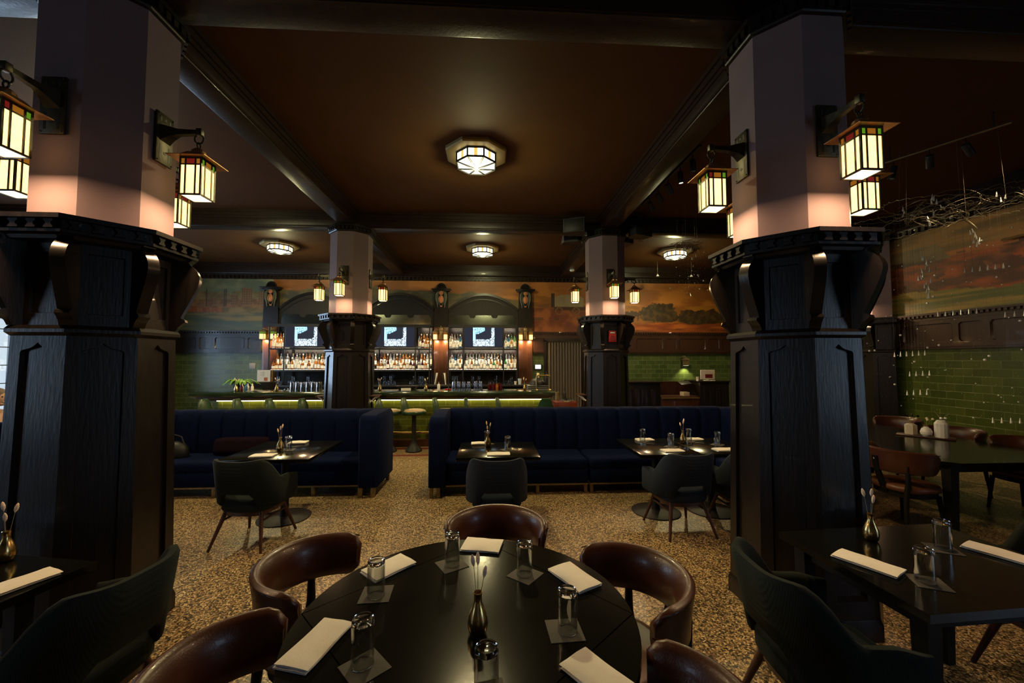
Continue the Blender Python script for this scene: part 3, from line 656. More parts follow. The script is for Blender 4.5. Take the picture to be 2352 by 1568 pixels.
# screens
def tv_col(u, v):
    X = u*1.09; d = (.045, .05, .07)
    px = (X-.24)/.62
    if not 0 < px < 1 or not .03 < v < .97: return (.018, .020, .030)
    n1 = noise.noise(Vector((px*24+v*9, v*17-px*6, 1))); n2 = noise.noise(Vector((px*50, v*38, 5)))
    rim = v < .36+.14*max(0, px-.72)/.28+.03*n1 or px > .86+.05*n1 or (px < .10+.03*n1 and v < .8)
    if rim and v < .92:
        w = abs(n1*1.1+n2*.55)
        return lerp((.95, 1.15, 1.3), (.01, .03, .06), sstep(.16, .34, w)) if px > .12 or v < .3 else (.45, .85, 1.2)
    if v > .62+.5*max(0, px-.25) and px < .55: return lerp((.50, .95, 1.25), (.10, .22, .32), sstep(-.2, .35, n1+(.75-v)*.9))
    if px < .13: return (.4, .8, 1.1)
    return (.022, .025, .036)
tv0 = None
for x, nm in UN:
    lab = 'wall screen with a white and blue picture above the %s lit bottle row' % nm
    if tv0 is None:
        tv0 = thing('screen', lab, 'screen', (x, 11.42, 2.10), 0, 'screens of the back bar')
        tc = MB().box(-.55, .565, -.035, .03, 0, .635, .006).done('screen_casing', 'rubber', tv0)
        canvas('screen_picture', 200, 108, lambda u, v: (-.53+1.08*u, -.0365, .025+.59*v), tv_col, 'picture', tc)
        MB().box(-.2, .2, -.0365, .0, .006, .018).done('screen_sensor', 'dark', tc)
    else: dup(tv0, (x, 11.42, 2.10), 0, lab)
# double sconces on the pilasters
def twin(loc, label):
    t = thing('twin_sconce', label, 'sconce', loc, 0, 'twin sconces of the back bar')
    b = MB(); b.box(-.05, .05, -.015, 0, -.10, .24, .003); b.tube([(-.15, -.10, .20), (-.05, -.02, .16), (.05, -.02, .16), (.15, -.10, .20)], .014, 8)
    for s in (-1, 1): b.tube([(s*.15+.022*math.cos(q*PI/7), -.10, .16+.03*math.sin(q*PI/7)) for q in range(14)], .005, 6, None, True)
    b.lathe([(.012, .24), (.02, .27), (.001, .31)], 10, T(0, -.008, 0)); b.done('sconce_plate', 'oldbrass', t)
    for s in (-1, 1):
        h = .062
        f = MB(); f.loft([sq(h*.6, .15), sq(h*.8, .13), sq(h*1.35, .105), sq(h*1.35, .10), sq(h, .10)], T(s*.15, -.10, 0))
        for k in range(4):
            Mx = T(s*.15, -.10, 0) @ Matrix.Rotation(k*PI/2, 4, 'Z'); f.box(-h, -h+.012, -h, -h+.012, -.11, .10, 0, Mx); f.box(-h, h, -h, -h+.01, .035, .045, 0, Mx); f.box(-h, h, -h, -h+.01, -.115, -.105, 0, Mx)
            for u in (-.4, .4): f.box(h*u-.004, h*u+.004, -h, -h+.009, -.11, .10, 0, Mx)
        fo = f.done('lantern_frame', 'oldbrass', t)
        g = MB()
        for k in range(4):
            Mx = T(s*.15, -.10, 0) @ Matrix.Rotation(k*PI/2, 4, 'Z')
            g.mi = 0; g.add([(-h, -h+.005, -.11), (h, -h+.005, -.11), (h, -h+.005, .04), (-h, -h+.005, .04)], [[0, 1, 2, 3]], Mx)
            g.mi = 1; g.add([(-h, -h+.005, .04), (h, -h+.005, .04), (h, -h+.005, .10), (-h, -h+.005, .10)], [[0, 1, 2, 3]], Mx)
        g.mi = 2; g.add([(-h, -h, -.11), (h, -h, -.11), (h, h, -.11), (-h, h, -.11)], [[0, 1, 2, 3]], T(s*.15, -.10, 0))
        lamp('AREA', t, (s*.15, -.10, -.122), 9, (1, .60, .26), h*1.6)
        g.done('lantern_glass', ['lamp', 'gg' if loc[0] < -5 else 'ga', 'lampw'], fo, flat=True)
    return t
for x, l in ((1.06, 'at the right end of the back bar'), (-1.45, 'between the middle and right shelf units'), (-6.36, 'left of the left shelf unit')):
    twin((x, YB-.13, 2.46), 'twin lantern sconce on the pilaster %s' % l)
# back counter
t = thing('back_counter', 'low black counter along the wall behind the bar', 'counter', (0, 0, 0))
b = MB(); b.box(-6.5, 1.35, 11.42, 11.86, 0, 1.0, .004); 
for k in range(8): b.box(-6.45+k*.97, -6.45+k*.97+.93, 11.405, 11.425, .12, .92, .004)
b.done('counter_body', 'black', t); MB().box(-6.55, 1.4, 11.28, 11.86, 1.0, 1.05, .006).done('counter_top', 'iron', t)

# ------------------------------------------------------------------ bottles
def bottle_mesh(kind, gl, name='bottle'):
    P = {0: [(.001, 0), (.036, 0), (.038, .01), (.038, .165), (.030, .195), (.015, .215), (.013, .275)],
         1: [(.001, 0), (.042, 0), (.0435, .012), (.0435, .13), (.035, .165), (.016, .18), (.014, .225)],
         2: [(.001, 0), (.033, 0), (.035, .01), (.035, .205), (.028, .235), (.013, .255), (.012, .315)],
         3: [(.001, 0), (.039, 0), (.041, .01), (.039, .11), (.026, .15), (.014, .165), (.014, .20)]}[kind]
    b = MB(); n = 4 if kind == 1 else 12; a0 = PI/4 if kind == 1 else 0
    b.lathe(P, n, None, True, a0)
    r, zt = P[2][0], P[3][1]; b.mi = 1
    rr = r+.0012; b.lathe([(rr, zt*.22), (rr, zt*.78)], n, None, False, a0)
    b.mi = 2; z = P[-1][1]; b.lathe([(P[-1][0]+.003, z-.012), (P[-1][0]+.003, z+.022), (.001, z+.023)], 10)
    return b.done(name, [gl, 'paper', rng.choice(['dark', 'gred', 'white', 'oldbrass'])], None, 30)
BT = {}
def bottle(kind, gl, loc, label, group):
    k = (kind, gl)
    if k not in BT:
        o = bottle_mesh(kind, gl); BT[k] = o; tag(o, label, 'bottle', group)
    else:
        o = BT[k].copy(); COL.objects.link(o); o['label'] = label; o['group'] = group
    o.location = loc; o.rotation_euler = (0, 0, rng.uniform(0, 6)); o.scale = (1, 1, 1.16); return o
GN = {'gamb': 'amber', 'gclr': 'clear', 'ggrn': 'green', 'gblu': 'blue', 'gred': 'dark red'}
def brow(x0, x1, y, z, n, pal, where, kinds=(0, 1, 2, 3), hide=None):
    for i in range(n):
        x = x0+(x1-x0)*(i+.5)/n
        if hide and hide[0] < x < hide[1]: continue
        g = pal[int(rng.random()*len(pal))]
        bottle(kinds[int(rng.random()*len(kinds))], g, (x+rng.uniform(-.003, .003), y+rng.uniform(-.015, .015), z), '%s glass bottle %s' % (GN[g], where), '%s bottles %s' % (GN[g], where))
for cx, nm, pal in ((-.21, 'right', ['gclr']*5+['gamb', 'ggrn', 'gblu', 'gclr']), (-2.67, 'middle', ['gamb']*5+['gclr']*3+['gred']), (-5.13, 'left', ['gamb']*4+['gclr']*2+['ggrn'])):
    hide = {'right': None, 'middle': (-4, -3.42), 'left': (-4.52, -4)}[nm]
    for a, c, n, s in ((-.97, -.60, 4, 'left bay'), (-.54, .555, 12, 'centre bay'), (.61, .97, 4, 'right bay')):
        brow(cx+a, cx+c, 11.51, 1.4815, n, pal, 'in the front lower row, %s of the %s shelf unit' % (s, nm), (0, 1, 2, 3), hide)
        brow(cx+a+.04, cx+c+.02, 11.68, 1.585, n, pal, 'in the rear lower row, %s of the %s shelf unit' % (s, nm), (2, 0, 2), hide)
    for a, c, s in ((-.97, -.60, 'left'), (.61, .97, 'right')):
        brow(cx+a, cx+c, 11.51, 2.0885, 4, pal, 'on the upper %s shelf of the %s shelf unit' % (s, nm), (0, 1, 2), hide)
        brow(cx+a+.03, cx+c, 11.66, 2.160, 4, pal, 'at the back of the upper %s shelf of the %s shelf unit' % (s, nm), (2, 0), hide)
# glasses standing under the lit shelves
def tumbler(r, h, name='drinking_glass', up=True, m='glass'):
    t_ = .0022
    P = [(.001, 0), (r*.93, 0), (r*.95, .004), (r, h), (r-t_, h), (r*.95-t_, .014), (.001, .012)]
    if not up: P = [(q, h-z) for q, z in P]
    return MB().lathe(P, 24, None, False).done(name, m, None, 30)
gl0 = tumbler(.038, .12); gl0.location = (-3.05, 11.36, 1.05); tag(gl0, 'row of upturned glasses under the middle shelf unit', 'glass', 'glasses under the middle shelf unit')
for cx, nm, xs in ((-.21, 'right', (-.82, -.73, -.28, -.19, -.10, .20, .29, .38, .64, .73, .82)), (-2.67, 'middle', (-.28, -.19, -.10, .0, .45, .54, .70, .79, .88)), (-5.13, 'left', (-.9, -.80, -.70, -.6, -.4, -.3, -.2, .1, .2))):
    for x in xs:
        for z in ((1.05, 1.172) if (x*50) % 2 > .7 else (1.05,)):
            o = gl0.copy(); COL.objects.link(o); o.location = (cx+x, 11.36, z); o['label'] = 'clear glass standing under the %s shelf unit' % nm; o['group'] = 'glasses under the %s shelf unit' % nm
gl0['label'] = 'clear glass standing under the middle shelf unit'
gl0.location = (-3.08, 11.36, 1.05)

# ------------------------------------------------------------------ the bar
BX0, BX1, BYF, BZT = -5.78, 1.31, 7.98, 1.125
t = thing('bar_counter', 'long bar with green tiled front and dark rounded top', 'bar', (0, 0, 0))
b = MB(); r = .045
prof = [(BYF+r*(1-math.cos(a)), BZT-.095/2+.0475*math.sin(a)) for a in [(-PI/2)+PI*i/8 for i in range(9)]]
ring = [(y, z) for y, z in prof]
b.prism([(y, z) for y, z in prof] + [(8.72, BZT), (8.72, BZT-.095)], BX0+.03, BX1, Matrix(((0, 0, 1, 0), (1, 0, 0, 0), (0, 1, 0, 0), (0, 0, 0, 1))))
b.box(BX0, BX0+.72, BYF+.02, 9.25, BZT-.094, BZT-.0005, .04, None, 4); b.done('bar_top', 'barwood', t)
b = MB(); b.box(BX0+.16, BX1-.08, BYF+.10, 8.62, .985, BZT-.09, .01); b.box(BX0+.10, BX1-.04, BYF+.05, 8.6, BZT-.13, BZT-.095, .012); b.box(BX0+.3, BX1-.14, BYF+.18, 8.6, .955, .985)
b.done('bar_apron', 'redwood', t)
MB().box(BX0+.32, BX1-.16, 8.37, 8.6, .14, .96).done('bar_front', 'tileb', t)
MB().box(BX0+.34, BX1-.18, 8.30, 8.345, .925, .953).done('led_strip', 'led', t)
MB().box(BX0+.28, BX1-.10, 8.24, 8.62, 0, .14, .006).done('bar_plinth', 'redwood', t)
MB().box(BX0+.2, BX0+.45, 8.6, 9.2, 0, 1.03).done('bar_return', 'tileret', t)
b = MB(); b.tube([(BX0+.3, 8.14, .30), (BX1-.12, 8.14, .30)], .024, 12); b.done('foot_rail', 'brass', t)
for x in (-4.9, -3.6, -2.3, -1.02, .3):
    MB().tube([(x, 8.14, .30), (x, 8.16, .24), (x, 8.27, .12)], .016, 8).done('rail_bracket', 'brass', t)
# bar stools bolted to the floor
def stool(loc, rz, label):
    t = thing('bar_stool', label, 'bar stool', loc, rz, 'green bar stools along the bar')
    MB().lathe([(.001, 0), (.155, 0), (.16, .02), (.145, .05), (.09, .10), (.055, .18), (.042, .30), (.040, .68), (.06, .70), (.001, .705)], 20).done('pedestal', 'iron', t)
    b = MB(); b.lathe([(.001, .695), (.16, .70), (.205, .725), (.215, .76), (.20, .785), (.15, .80), (.001, .806)], 24, Matrix.Diagonal((1.05, 1, 1, 1))); se = b.done('seat', ['padleather'], t, 60)
    MB().lathe([(.20, .705), (.222, .725), (.226, .755), (.216, .772)], 24, Matrix.Diagonal((1.05, 1, 1, 1)), False).done('seat_band', 'greenleather', se)
    rings = []
    for k in range(9):      # curved backrest behind -x
        a = PI + (k-4)/4*R(40); w = 1-abs(k-4)/4
        z0, z1 = .72, .86+.16*min(1, w*2.4); c, s = math.cos(a), math.sin(a)
        lo, hi = .185, .235
        rings.append([(lo*c, lo*s*1.02, z0), (lo*c*1.06, lo*s*1.02, z1-.015), ((lo+.02)*c*1.1, (lo+.02)*s*1.02, z1), (hi*c*1.1, hi*s*1.02, z1-.012), (hi*c, hi*s*1.02, z0)])
    bo = MB().loft(rings).done('backrest', 'greenleather', t, 50)
    n = MB()
    for k in (0, 8):
        a = PI + (k-4)/4*R(40)
        for i in range(7): n.ball((.222*math.cos(a)*1.03, .222*math.sin(a)*1.02, .78+i*.024), .006, 6, 4)
    n.done('nailheads', 'brass', bo); return t
SX = [(-5.86, 0), (-5.17, 0), (-4.56, 0), (-3.97, 0), (-3.37, 0), (-1.935, 0), (-1.46, 0), (-.86, 0), (-.25, 0), (.36, 0), (1.08, PI/2)]
ORD = ['first', 'second', 'third', 'fourth', 'fifth', 'sixth', 'seventh', 'eighth', 'ninth', 'tenth', 'eleventh', 'twelfth']
s0 = None
for i, (x, rz) in enumerate(SX):
    lab = 'green leather bar stool, %s from the left end of the bar' % ORD[i] if rz == 0 else 'green bar stool turned to the bar at its right end'
    if s0 is None: s0 = stool((x, 7.84, 0), rz, lab)
    else: dup(s0, (x, 7.84, 0), rz+rng.uniform(-.12, .12), lab)
# things on the bar
def bud_vase(loc, label, group, seed=0, heads=3, lean=1.0):
    q = random.Random(seed); t = thing('bud_vase', label, 'vase', loc, q.uniform(0, 6), group)
    MB().lathe([(.001, 0), (.024, .0), (.034, .012), (.038, .036), (.035, .062), (.024, .092), (.0155, .112), (.0145, .138), (.0175, .147), (.0145, .148), (.012, .11), (.001, .06)], 24).done('vase_body', 'brass', t, 60)
    for i in range(heads):
        a = i*2*PI/heads+q.uniform(-.3, .3); l = q.uniform(.018, .042)*lean; h = q.uniform(.20, .25)
        e = (math.cos(a)*l, math.sin(a)*l, h)
        so = MB().tube([(0, 0, .05), (e[0]*.35, e[1]*.35, .13), e], .0011, 5).done('dried_stem', 'stem', t); s = MB()
        d = Vector((e[0]*.9, e[1]*.9, .10)).normalized(); p = Vector(e)
        s.tube([p, p+d*.012, p+d*.026, p+d*.040, p+d*.046], [.002, .0075, .0085, .005, .001], 8); s.done('seed_head', 'bunny', so, 60)
    return t
GB = 'bud vases along the bar'
v0 = bud_vase((-5.01, 8.2, BZT), 'brass bud vase beside the plant at the left end of the bar', GB, 1)
for x, l in ((-4.24, 'left of the first row of steel tins'), (-2.22, 'just right of the pillar'), (-1.3, 'left of the white squeeze bottle'), (.72, 'left of the stacked trays')):
    dup(v0, (x, 8.22, BZT), rng.uniform(0, 6), 'brass bud vase on the bar, %s' % l, GB)
tin = MB().lathe([(.001, .0), (.044, 0), (.045, .004), (.034, .17), (.033, .176), (.001, .178)], 20).done('shaker_tin', 'steel'); first = True
for xs, l in (([-3.96+i*.102 for i in range(6)], 'in the row left of the pillar'), ([-.74+i*.102 for i in range(4)], 'in the row left of the dark bottles'), ([-.29, -.19], 'in the pair left of the dark bottles')):
    for x in xs:
        for dy in (0, .10):
            o = tin if first else tin.copy()
            if not first: COL.objects.link(o)
            first = False; o.location = (x, 8.25+dy, BZT); tag(o, 'upturned steel shaker tin %s' % l, 'shaker', 'steel tins %s' % l)
def small_top(name, prof, m, loc, label, cat, n=14, group=None, mats=None):
    return_o = MB().lathe(prof, n).done(name, m); return_o.location = loc; return tag(return_o, label, cat, group)
small_top('squeeze_bottle', [(.001, 0), (.028, 0), (.030, .008), (.030, .11), (.018, .13), (.009, .135), (.004, .175), (.001, .176)], 'white', (-1.05, 8.3, BZT), 'white squeeze bottle standing on the bar', 'bottle')
for i, (x, m) in enumerate(((-5.07, 'gred'), (-5.03, 'white'), (-4.97, 'gred'), (-4.92, 'white'), (-4.88, 'gblu'), (-4.83, 'gamb'), (-4.76, 'white'))):
    small_top('bitters_bottle', [(.001, 0), (.024, 0), (.025, .008), (.025, .09), (.011, .115), (.010, .15), (.001, .152)], m, (x+.04*(i % 2), 8.3+.06*(i % 2), BZT), '%s bitters bottle in the cluster below the plant' % {'gred': 'dark red', 'white': 'white', 'gblu': 'blue', 'gamb': 'amber'}[m], 'bottle', 14, 'bitters bottles below the plant')
for i in range(7):
    small_top('dark_bottle', [(.001, 0), (.026, 0), (.028, .008), (.028, .09), (.012, .115), (.011, .145), (.001, .147)], 'gred' if i != 4 else 'gamb', (-.02+i*.042, 8.38+.06*(i % 2), BZT), 'short dark red bottle clustered right of the steel tins' if i != 4 else 'short amber bottle among the dark red ones', 'bottle', 14, 'short dark bottles on the bar')
o = small_top('muddler', [(.001, 0), (.014, 0), (.014, .06), (.008, .07), (.008, .13), (.016, .135), (.016, .15), (.001, .151)], 'dark', (-.85, 8.3, BZT), 'black bar tool beside a red cloth on the bar', 'bar tool')
tag(MB().box(-.93, -.80, 8.32, 8.40, BZT, BZT+.03, .012).done('folded_cloth', 'red'), 'small red folded cloth lying on the bar', 'cloth')
t = thing('till_tray', 'flat black tray with a white slip on the bar', 'tray', (-1.73, 8.5, BZT)); MB().loft([sq(.15, 0), sq(.22, .085), sq(.20, .085), sq(.14, .012)], Matrix.Diagonal((1, .6, 1, 1))).done('tray_body', 'rubber', t); MB().box(-.10, .10, -.135, -.125, .0, .045).done('paper_slip', 'white', t)
for i, (x, z, w) in enumerate(((-4.75, 0, .14), (-4.62, .013, .12), (-4.50, 0, .11))):
    tag(MB().box(x-w/2, x+w/2, 8.18, 8.3, BZT+z, BZT+z+.012, .003).done('menu_pad', 'grey'), 'dark menu pad on the bar, %s of three' % ('left', 'middle', 'right')[i], 'menu', 'menu pads on the bar')
tag(MB().tube([(-4.02+.035*math.cos(q*PI/8), 8.15, BZT+.040+.035*math.sin(q*PI/8)) for q in range(16)], .006, 8, None, True).done('napkin_ring', 'steel'), 'steel ring standing on the bar beside the tins', 'ring')
# plant
t = thing('potted_plant', 'green leafy plant in a dark pot on the left end of the bar', 'plant', (-5.2, 8.62, BZT))
MB().lathe([(.001, 0), (.07, 0), (.085, .10), (.078, .10), (.07, .085), (.001, .085)], 18).done('pot', 'rubber', t)
for i in range(26):
    a = i*2.4; L = rng.uniform(.20, .42); b = MB(); pts = []
    for k in range(6):
        s = k/5; pts.append((math.cos(a)*L*s, math.sin(a)*L*s*.7, .09+.24*math.sin(s*2.3)*(.6+.5*rng.random()*.3)-.10*s*s))
    w = [.006, .020, .030, .032, .022, .002]; side = Vector((-math.sin(a), math.cos(a), 0))
    rows = [[tuple(Vector(p)+side*x*ww+Vector((0, 0, -abs(x)*.008))) for x in (-1, 0, 1)] for p, ww in zip(pts, w)]
    b.loft(rows, None, False, False); b.done('leaf', 'leaf', t, 80)
# cocktail list stand, folder, mount
t = thing('menu_stand', 'pale printed cocktail list in a stand before the left pilaster', 'menu', (-5.20, 9.5, 0))
MB().box(-.16, .16, -.02, .02, 1.245, 1.255).done('stand_base', 'steel', t); MB().box(-.145, .145, -.005, .005, 1.255, 1.52).done('menu_sheet', 'white', t)
b = MB()
for i in range(5): b.box(-.03-.05*(i % 2), .02, -.0062, -.0052, 1.47-i*.022, 1.476-i*.022)
b.done('menu_print', 'grey', t); b = MB(); b.box(.01, .09, -.0062, -.0052, 1.27, 1.35, .0); b.done('menu_picture', 'emblemorange', t)
tag(MB().box(-5.75, -5.0, 9.3, 9.7, 0, 1.245, .006).done('service_cabinet', 'black'), 'black service cabinet behind the left end of the bar', 'cabinet')
MBt = MB(); MBt.box(-.015, .015, -.01, .01, 0, .28); o = MBt.done('brass_post', 'brass'); o.location = (-5.03, 9.55, 1.245); tag(o, 'short brass upright beside the pale cocktail list', 'post')
# leaning boards beside the middle pilaster
for i, x in enumerate((-1.62, -1.57, -1.30, -1.26)):
    o = MB().box(-.012, .012, -.13, .13, 0, .33, .004).done('cutting_board', 'white' if i % 2 else 'rubber'); o.location = (x, 11.62, 1.05); o.rotation_euler = (0, R(8 if i < 2 else -8), 0)
    tag(o, '%s board leaning %s the middle pilaster' % ('white' if i % 2 else 'black', 'left of' if i < 2 else 'right of'), 'board', 'boards beside the middle pilaster')
small_top('paper_cup', [(.001, 0), (.03, 0), (.038, .10), (.036, .10), (.028, .01), (.001, .01)], 'cream', (.725, 11.33, 1.05), 'cream cup on the back counter below the right shelf unit', 'cup')
small_top('straw_holder', [(.001, 0), (.04, 0), (.055, .17), (.05, .17), (.038, .01), (.001, .01)], 'pale', (.85, 11.36, 1.05), 'tall pale blue straw holder on the back counter', 'holder')
# brass service rail, stacked trays, wine bottles at the right end
t = thing('service_rail', 'brass tube rail standing on the right end of the bar', 'rail', (0, 0, 0))
MB().tube([(.98, 8.35, BZT), (.98, 8.35, 1.38), (.985, 8.35, 1.41), (1.01, 8.35, 1.425), (1.22, 8.35, 1.425), (1.25, 8.35, 1.41), (1.255, 8.35, 1.38), (1.255, 8.35, BZT)], .017, 12).done('rail_tube', 'brass', t)
for x in (.98, 1.255): MB().lathe([(.001, 0), (.035, 0), (.03, .012), (.018, .02)], 14, T(x, 8.35, BZT)).done('rail_foot', 'brass', t)
for i in range(5):
    tag(MB().box(.80+.01*(i % 2), 1.24, 8.44, 8.74-.01*i, BZT+i*.018, BZT+i*.018+.014, .005).done('serving_tray', 'dark' if i % 2 else 'grey'), 'flat serving tray stacked under the brass rail', 'tray', 'serving trays stacked under the brass rail')
tag(MB().lathe([(.001, 0), (.17, 0), (.165, .06), (.12, .12), (.05, .15), (.001, .155)], 20).done('covered_bowl', 'dark'), 'dark domed cover on the trays at the right end of the bar', 'cover').location = (1.03, 8.6, BZT+.088)
WB = [(.001, 0), (.036, 0), (.038, .01), (.038, .17), (.028, .205), (.014, .225), (.0135, .30), (.001, .302)]
small_top('wine_bottle', WB, 'dark', (1.205, 8.475, BZT+.088), 'dark wine bottle beside the brass rail', 'bottle')
# red cabinet with glasses
tag(MB().box(1.47, 1.98, 8.95, 9.4, 0, .80, .008).done('side_cabinet', 'redcab'), 'reddish wood side cabinet at the right end of the bar', 'cabinet')
t = thing('glass_tray', 'round silver tray of glasses on the red cabinet', 'tray', (1.75, 9.12, .80)); MB().lathe([(.001, 0), (.17, 0), (.185, .03), (.18, .03), (.165, .006), (.001, .006)], 24).done('tray_body', 'steel', t)
sm = None
for i in range(14):
    a = i*2.4; rr = .045*math.sqrt(i)*.95
    if sm is None: sm = tumbler(.024, .07, 'small_glass')
    o = sm if i == 0 else sm.copy()
    if i: COL.objects.link(o)
    o.location = (1.75+rr*math.cos(a), 9.12+rr*.9*math.sin(a), .807); tag(o, 'small glass on the round silver tray', 'glass', 'small glasses on the silver tray')
small_top('wine_bottle', WB, 'dark', (1.75, 9.32, .80), 'dark wine bottle standing on the red cabinet', 'bottle')
small_top('metal_pitcher', [(.001, 0), (.045, 0), (.055, .05), (.045, .16), (.052, .2), (.048, .2), (.04, .15), (.001, .02)], 'oldbrass', (1.58, 9.32, .80), 'metal pitcher standing on the red cabinet', 'pitcher')
# little drink shelves on the far pillars
def drink_shelf(loc, rz, label):
    t = thing('drink_shelf', label, 'shelf', loc, rz); MB().box(0, .15, -.15, .15, 0, .018, .006).done('shelf_board', 'walnut', t)
    b = MB()
    for y in (-.09, .09): b.tube([(.005, y, -.10), (.03, y, -.08), (.07, y, -.035), (.12, y, -.004)], .014, 8)
    b.done('shelf_bracket', 'white', t)
for x, rz, l in ((XL-.415, PI, 'left side of the pillar before the bar'), (XL+.415, 0, 'right side of the pillar before the bar'), (XR-.415, PI, 'left side of the pillar with the red alarm')):
    drink_shelf((x, Y2, 1.07), rz, 'small wooden drink shelf on white brackets, %s' % l)
# ------------------------------------------------------------------ right part of the back wall
t = thing('curtain', 'brown pleated curtain in the doorway right of the bar', 'curtain', (0, 0, 0))
pts = [(1.72+i*(1.02/96), 11.86+.028*math.sin(i*2*PI/8)) for i in range(97)]
b = MB(); b.loft([[(x, y, .02), (x, y, 2.28)] for x, y in pts], None, False, False); b.done('curtain_cloth', 'curtain', t, 80); MB().tube([(1.68, 11.86, 2.29), (2.78, 11.86, 2.29)], .015, 10).done('curtain_rod', 'bronze', t)
b = MB(); b.box(1.62, 1.70, 11.88, 12, 0, 2.34); b.box(2.76, 2.84, 11.88, 12, 0, 2.34); b.box(1.62, 2.84, 11.88, 12, 2.31, 2.40); trim(b, 'wood', 'dark wooden frame around the curtained doorway', 'door frame')
t = thing('touch_screen', 'small glowing touch screen on the green tile beside the curtain', 'screen', (1.45, YB, 1.545)); MB().box(-.115, .115, -.03, 0, -.09, .09, .008).done('screen_casing', 'rubber', t); MB().box(-.085, .085, -.032, -.03, -.06, .06).done('screen_face', 'thermo', t)
tag(MB().box(1.41, 1.49, 11.975, 12, 1.22, 1.36, .004).done('wall_box', 'cream'), 'cream wall box below the small touch screen', 'wall box')
tag(MB().box(-6.98, -6.81, 11.985, 12, 1.49, 1.66, .004).done('outlet_plate', 'grey'), 'square grey cover plate on the green tile left of the bar', 'cover plate')
t = thing('wall_sconce', 'brass lantern shining down the green tile behind the host stand', 'sconce', (5.93, YB, 1.66))
MB().box(-.06, .06, -.015, 0, -.16, .16, .004).done('back_plate', 'bronze', t); b = MB(); b.tube([(0, -.015, .16), (0, -.05, .21), (.03, -.11, .21), (.05, -.13, .17)], .010, 8); b.done('bracket_arm', 'oldbrass', t)
b = MB(); b.loft([sq(.035, .16), sq(.05, .14), sq(.088, .10), sq(.088, .09)], T(.05, -.13, 0)); b.done('roof', 'oldbrass', t)
b = MB()
for k in range(4):
    Mx = T(.05, -.13, 0) @ Matrix.Rotation(k*PI/2, 4, 'Z'); b.box(-.07, -.06, -.07, -.06, -.08, .09, 0, Mx); b.box(-.07, .07, -.07, -.062, -.08, -.07, 0, Mx); b.box(-.07, .07, -.068, -.066, -.07, .09, 0, Mx)
b.done('lantern_frame', 'oldbrass', t); MB().box(-.055+.05, .055+.05, -.185, -.075, -.082, -.078).done('base_glass', 'spot', t)
d = bpy.data.lights.new('sconce_light', 'SPOT'); d.energy = 30; d.color = (1, .86, .40); d.spot_size = R(110); d.spot_blend = .5; d.shadow_soft_size = .03
o = bpy.data.objects.new('sconce_light', d); COL.objects.link(o); o.location = (5.98, YB-.11, 1.565); o.rotation_euler = (0, 0, 0)
# host stand
t = thing('host_stand', 'dark oak host stand with a low desk between two cabinets', 'host stand', (0, 0, 0))
for x0, x1, z1 in ((3.05, 3.92, 1.225), (4.86, 5.55, 1.235)):
    b = MB(); b.box(x0, x1, 9.0, 9.6, 0, z1, .006); n = 4
    for i in range(n): w = (x1-x0-.1)/n; b.box(x0+.05+i*w+.02, x0+.05+(i+1)*w-.02, 8.985, 9.005, .14, z1-.14, .004)
    b.done('cabinet_body', 'wood', t); MB().box(x0-.05, x1+.05, 8.95, 9.66, z1, z1+.03, .006).done('cabinet_top', 'wood', t)
b = MB(); b.box(3.92, 4.86, 9.02, 9.55, 0, .86, .004); b.box(3.92, 4.86, 9.02, 9.55, .88, .91, .004); b.box(3.92, 4.86, 9.5, 9.55, .9, 1.23); b.done('desk_body', 'redwood', t)
MB().box(3.94, 4.84, 8.99, 9.02, .86, .885, .004).done('desk_rail', 'oldbrass', t)
t = thing('host_monitor', 'white monitor back with a dark red square on the host stand', 'monitor', (5.07, 9.05, 1.265))
ms = MB().box(-.17, .17, -.01, .015, .035, .255, .006).done('monitor_shell', 'white', t); MB().box(-.06, .115, -.0115, -.0095, .065, .155).done('red_square', 'darkred', ms); b = MB(); b.box(-.07, .07, -.06, .08, 0, .012, .004); b.box(-.025, .025, .0, .03, .01, .12); b.done('monitor_foot', 'white', t)
small_top('pen_cup', [(.001, 0), (.036, 0), (.036, .095), (.032, .095), (.032, .01), (.001, .01)], 'cream', (4.86, 9.1, 1.265), 'cream pen cup left of the white monitor', 'cup')
small_top('sanitizer_bottle', [(.001, 0), (.02, 0), (.02, .035), (.001, .04)], 'white', (4.81, 9.0, 1.265), 'tiny white pot at the left edge of the host stand', 'pot')
for i, (x, l) in enumerate(((5.02, 'left'), (5.16, 'right'))): tag(MB().box(x-.05, x+.05, 8.97, 9.03, 1.265, 1.285, .003).done('card_stack', 'white'), 'white card stack before the monitor, %s one' % l, 'cards')
o = MB().box(-.13, .13, -.10, .10, 0, .02, .004).done('menu_folder', 'rubber'); o.location = (4.62, 9.25, 1.20); o.rotation_euler = (R(20), R(-6), 0); tag(o, 'open black folder leaning beside the host monitor', 'folder')
tag(MB().box(4.52, 4.66, 9.1, 9.3, .91, 1.0, .004).done('card_box', 'cream'), 'small cream box on the low desk of the host stand', 'box')
# alarm box
t = thing('fire_alarm', 'red alarm box on the pillar beside the curtain', 'alarm', (2.285, Y2-.367, 2.19))
ac = MB().box(-.072, .072, -.05, .0, -.105, .105, .006).done('alarm_case', 'red', t)
b = MB(); b.lathe([(.05, 0), (.05, .008), (.04, .008)], 20, Matrix.Translation((0, -.05, -.03)) @ Matrix.Rotation(PI/2, 4, 'X')); b.done('alarm_grille', 'darkred', ac)
b = MB(); b.box(-.05, .05, -.054, -.05, .055, .085, .002); b.done('strobe', 'grey', ac)
b = MB()
for i in range(4): b.box(-.035+i*.019, -.024+i*.019, -.055, -.0535, .060, .080)
b.done('alarm_lettering', 'white', ac)

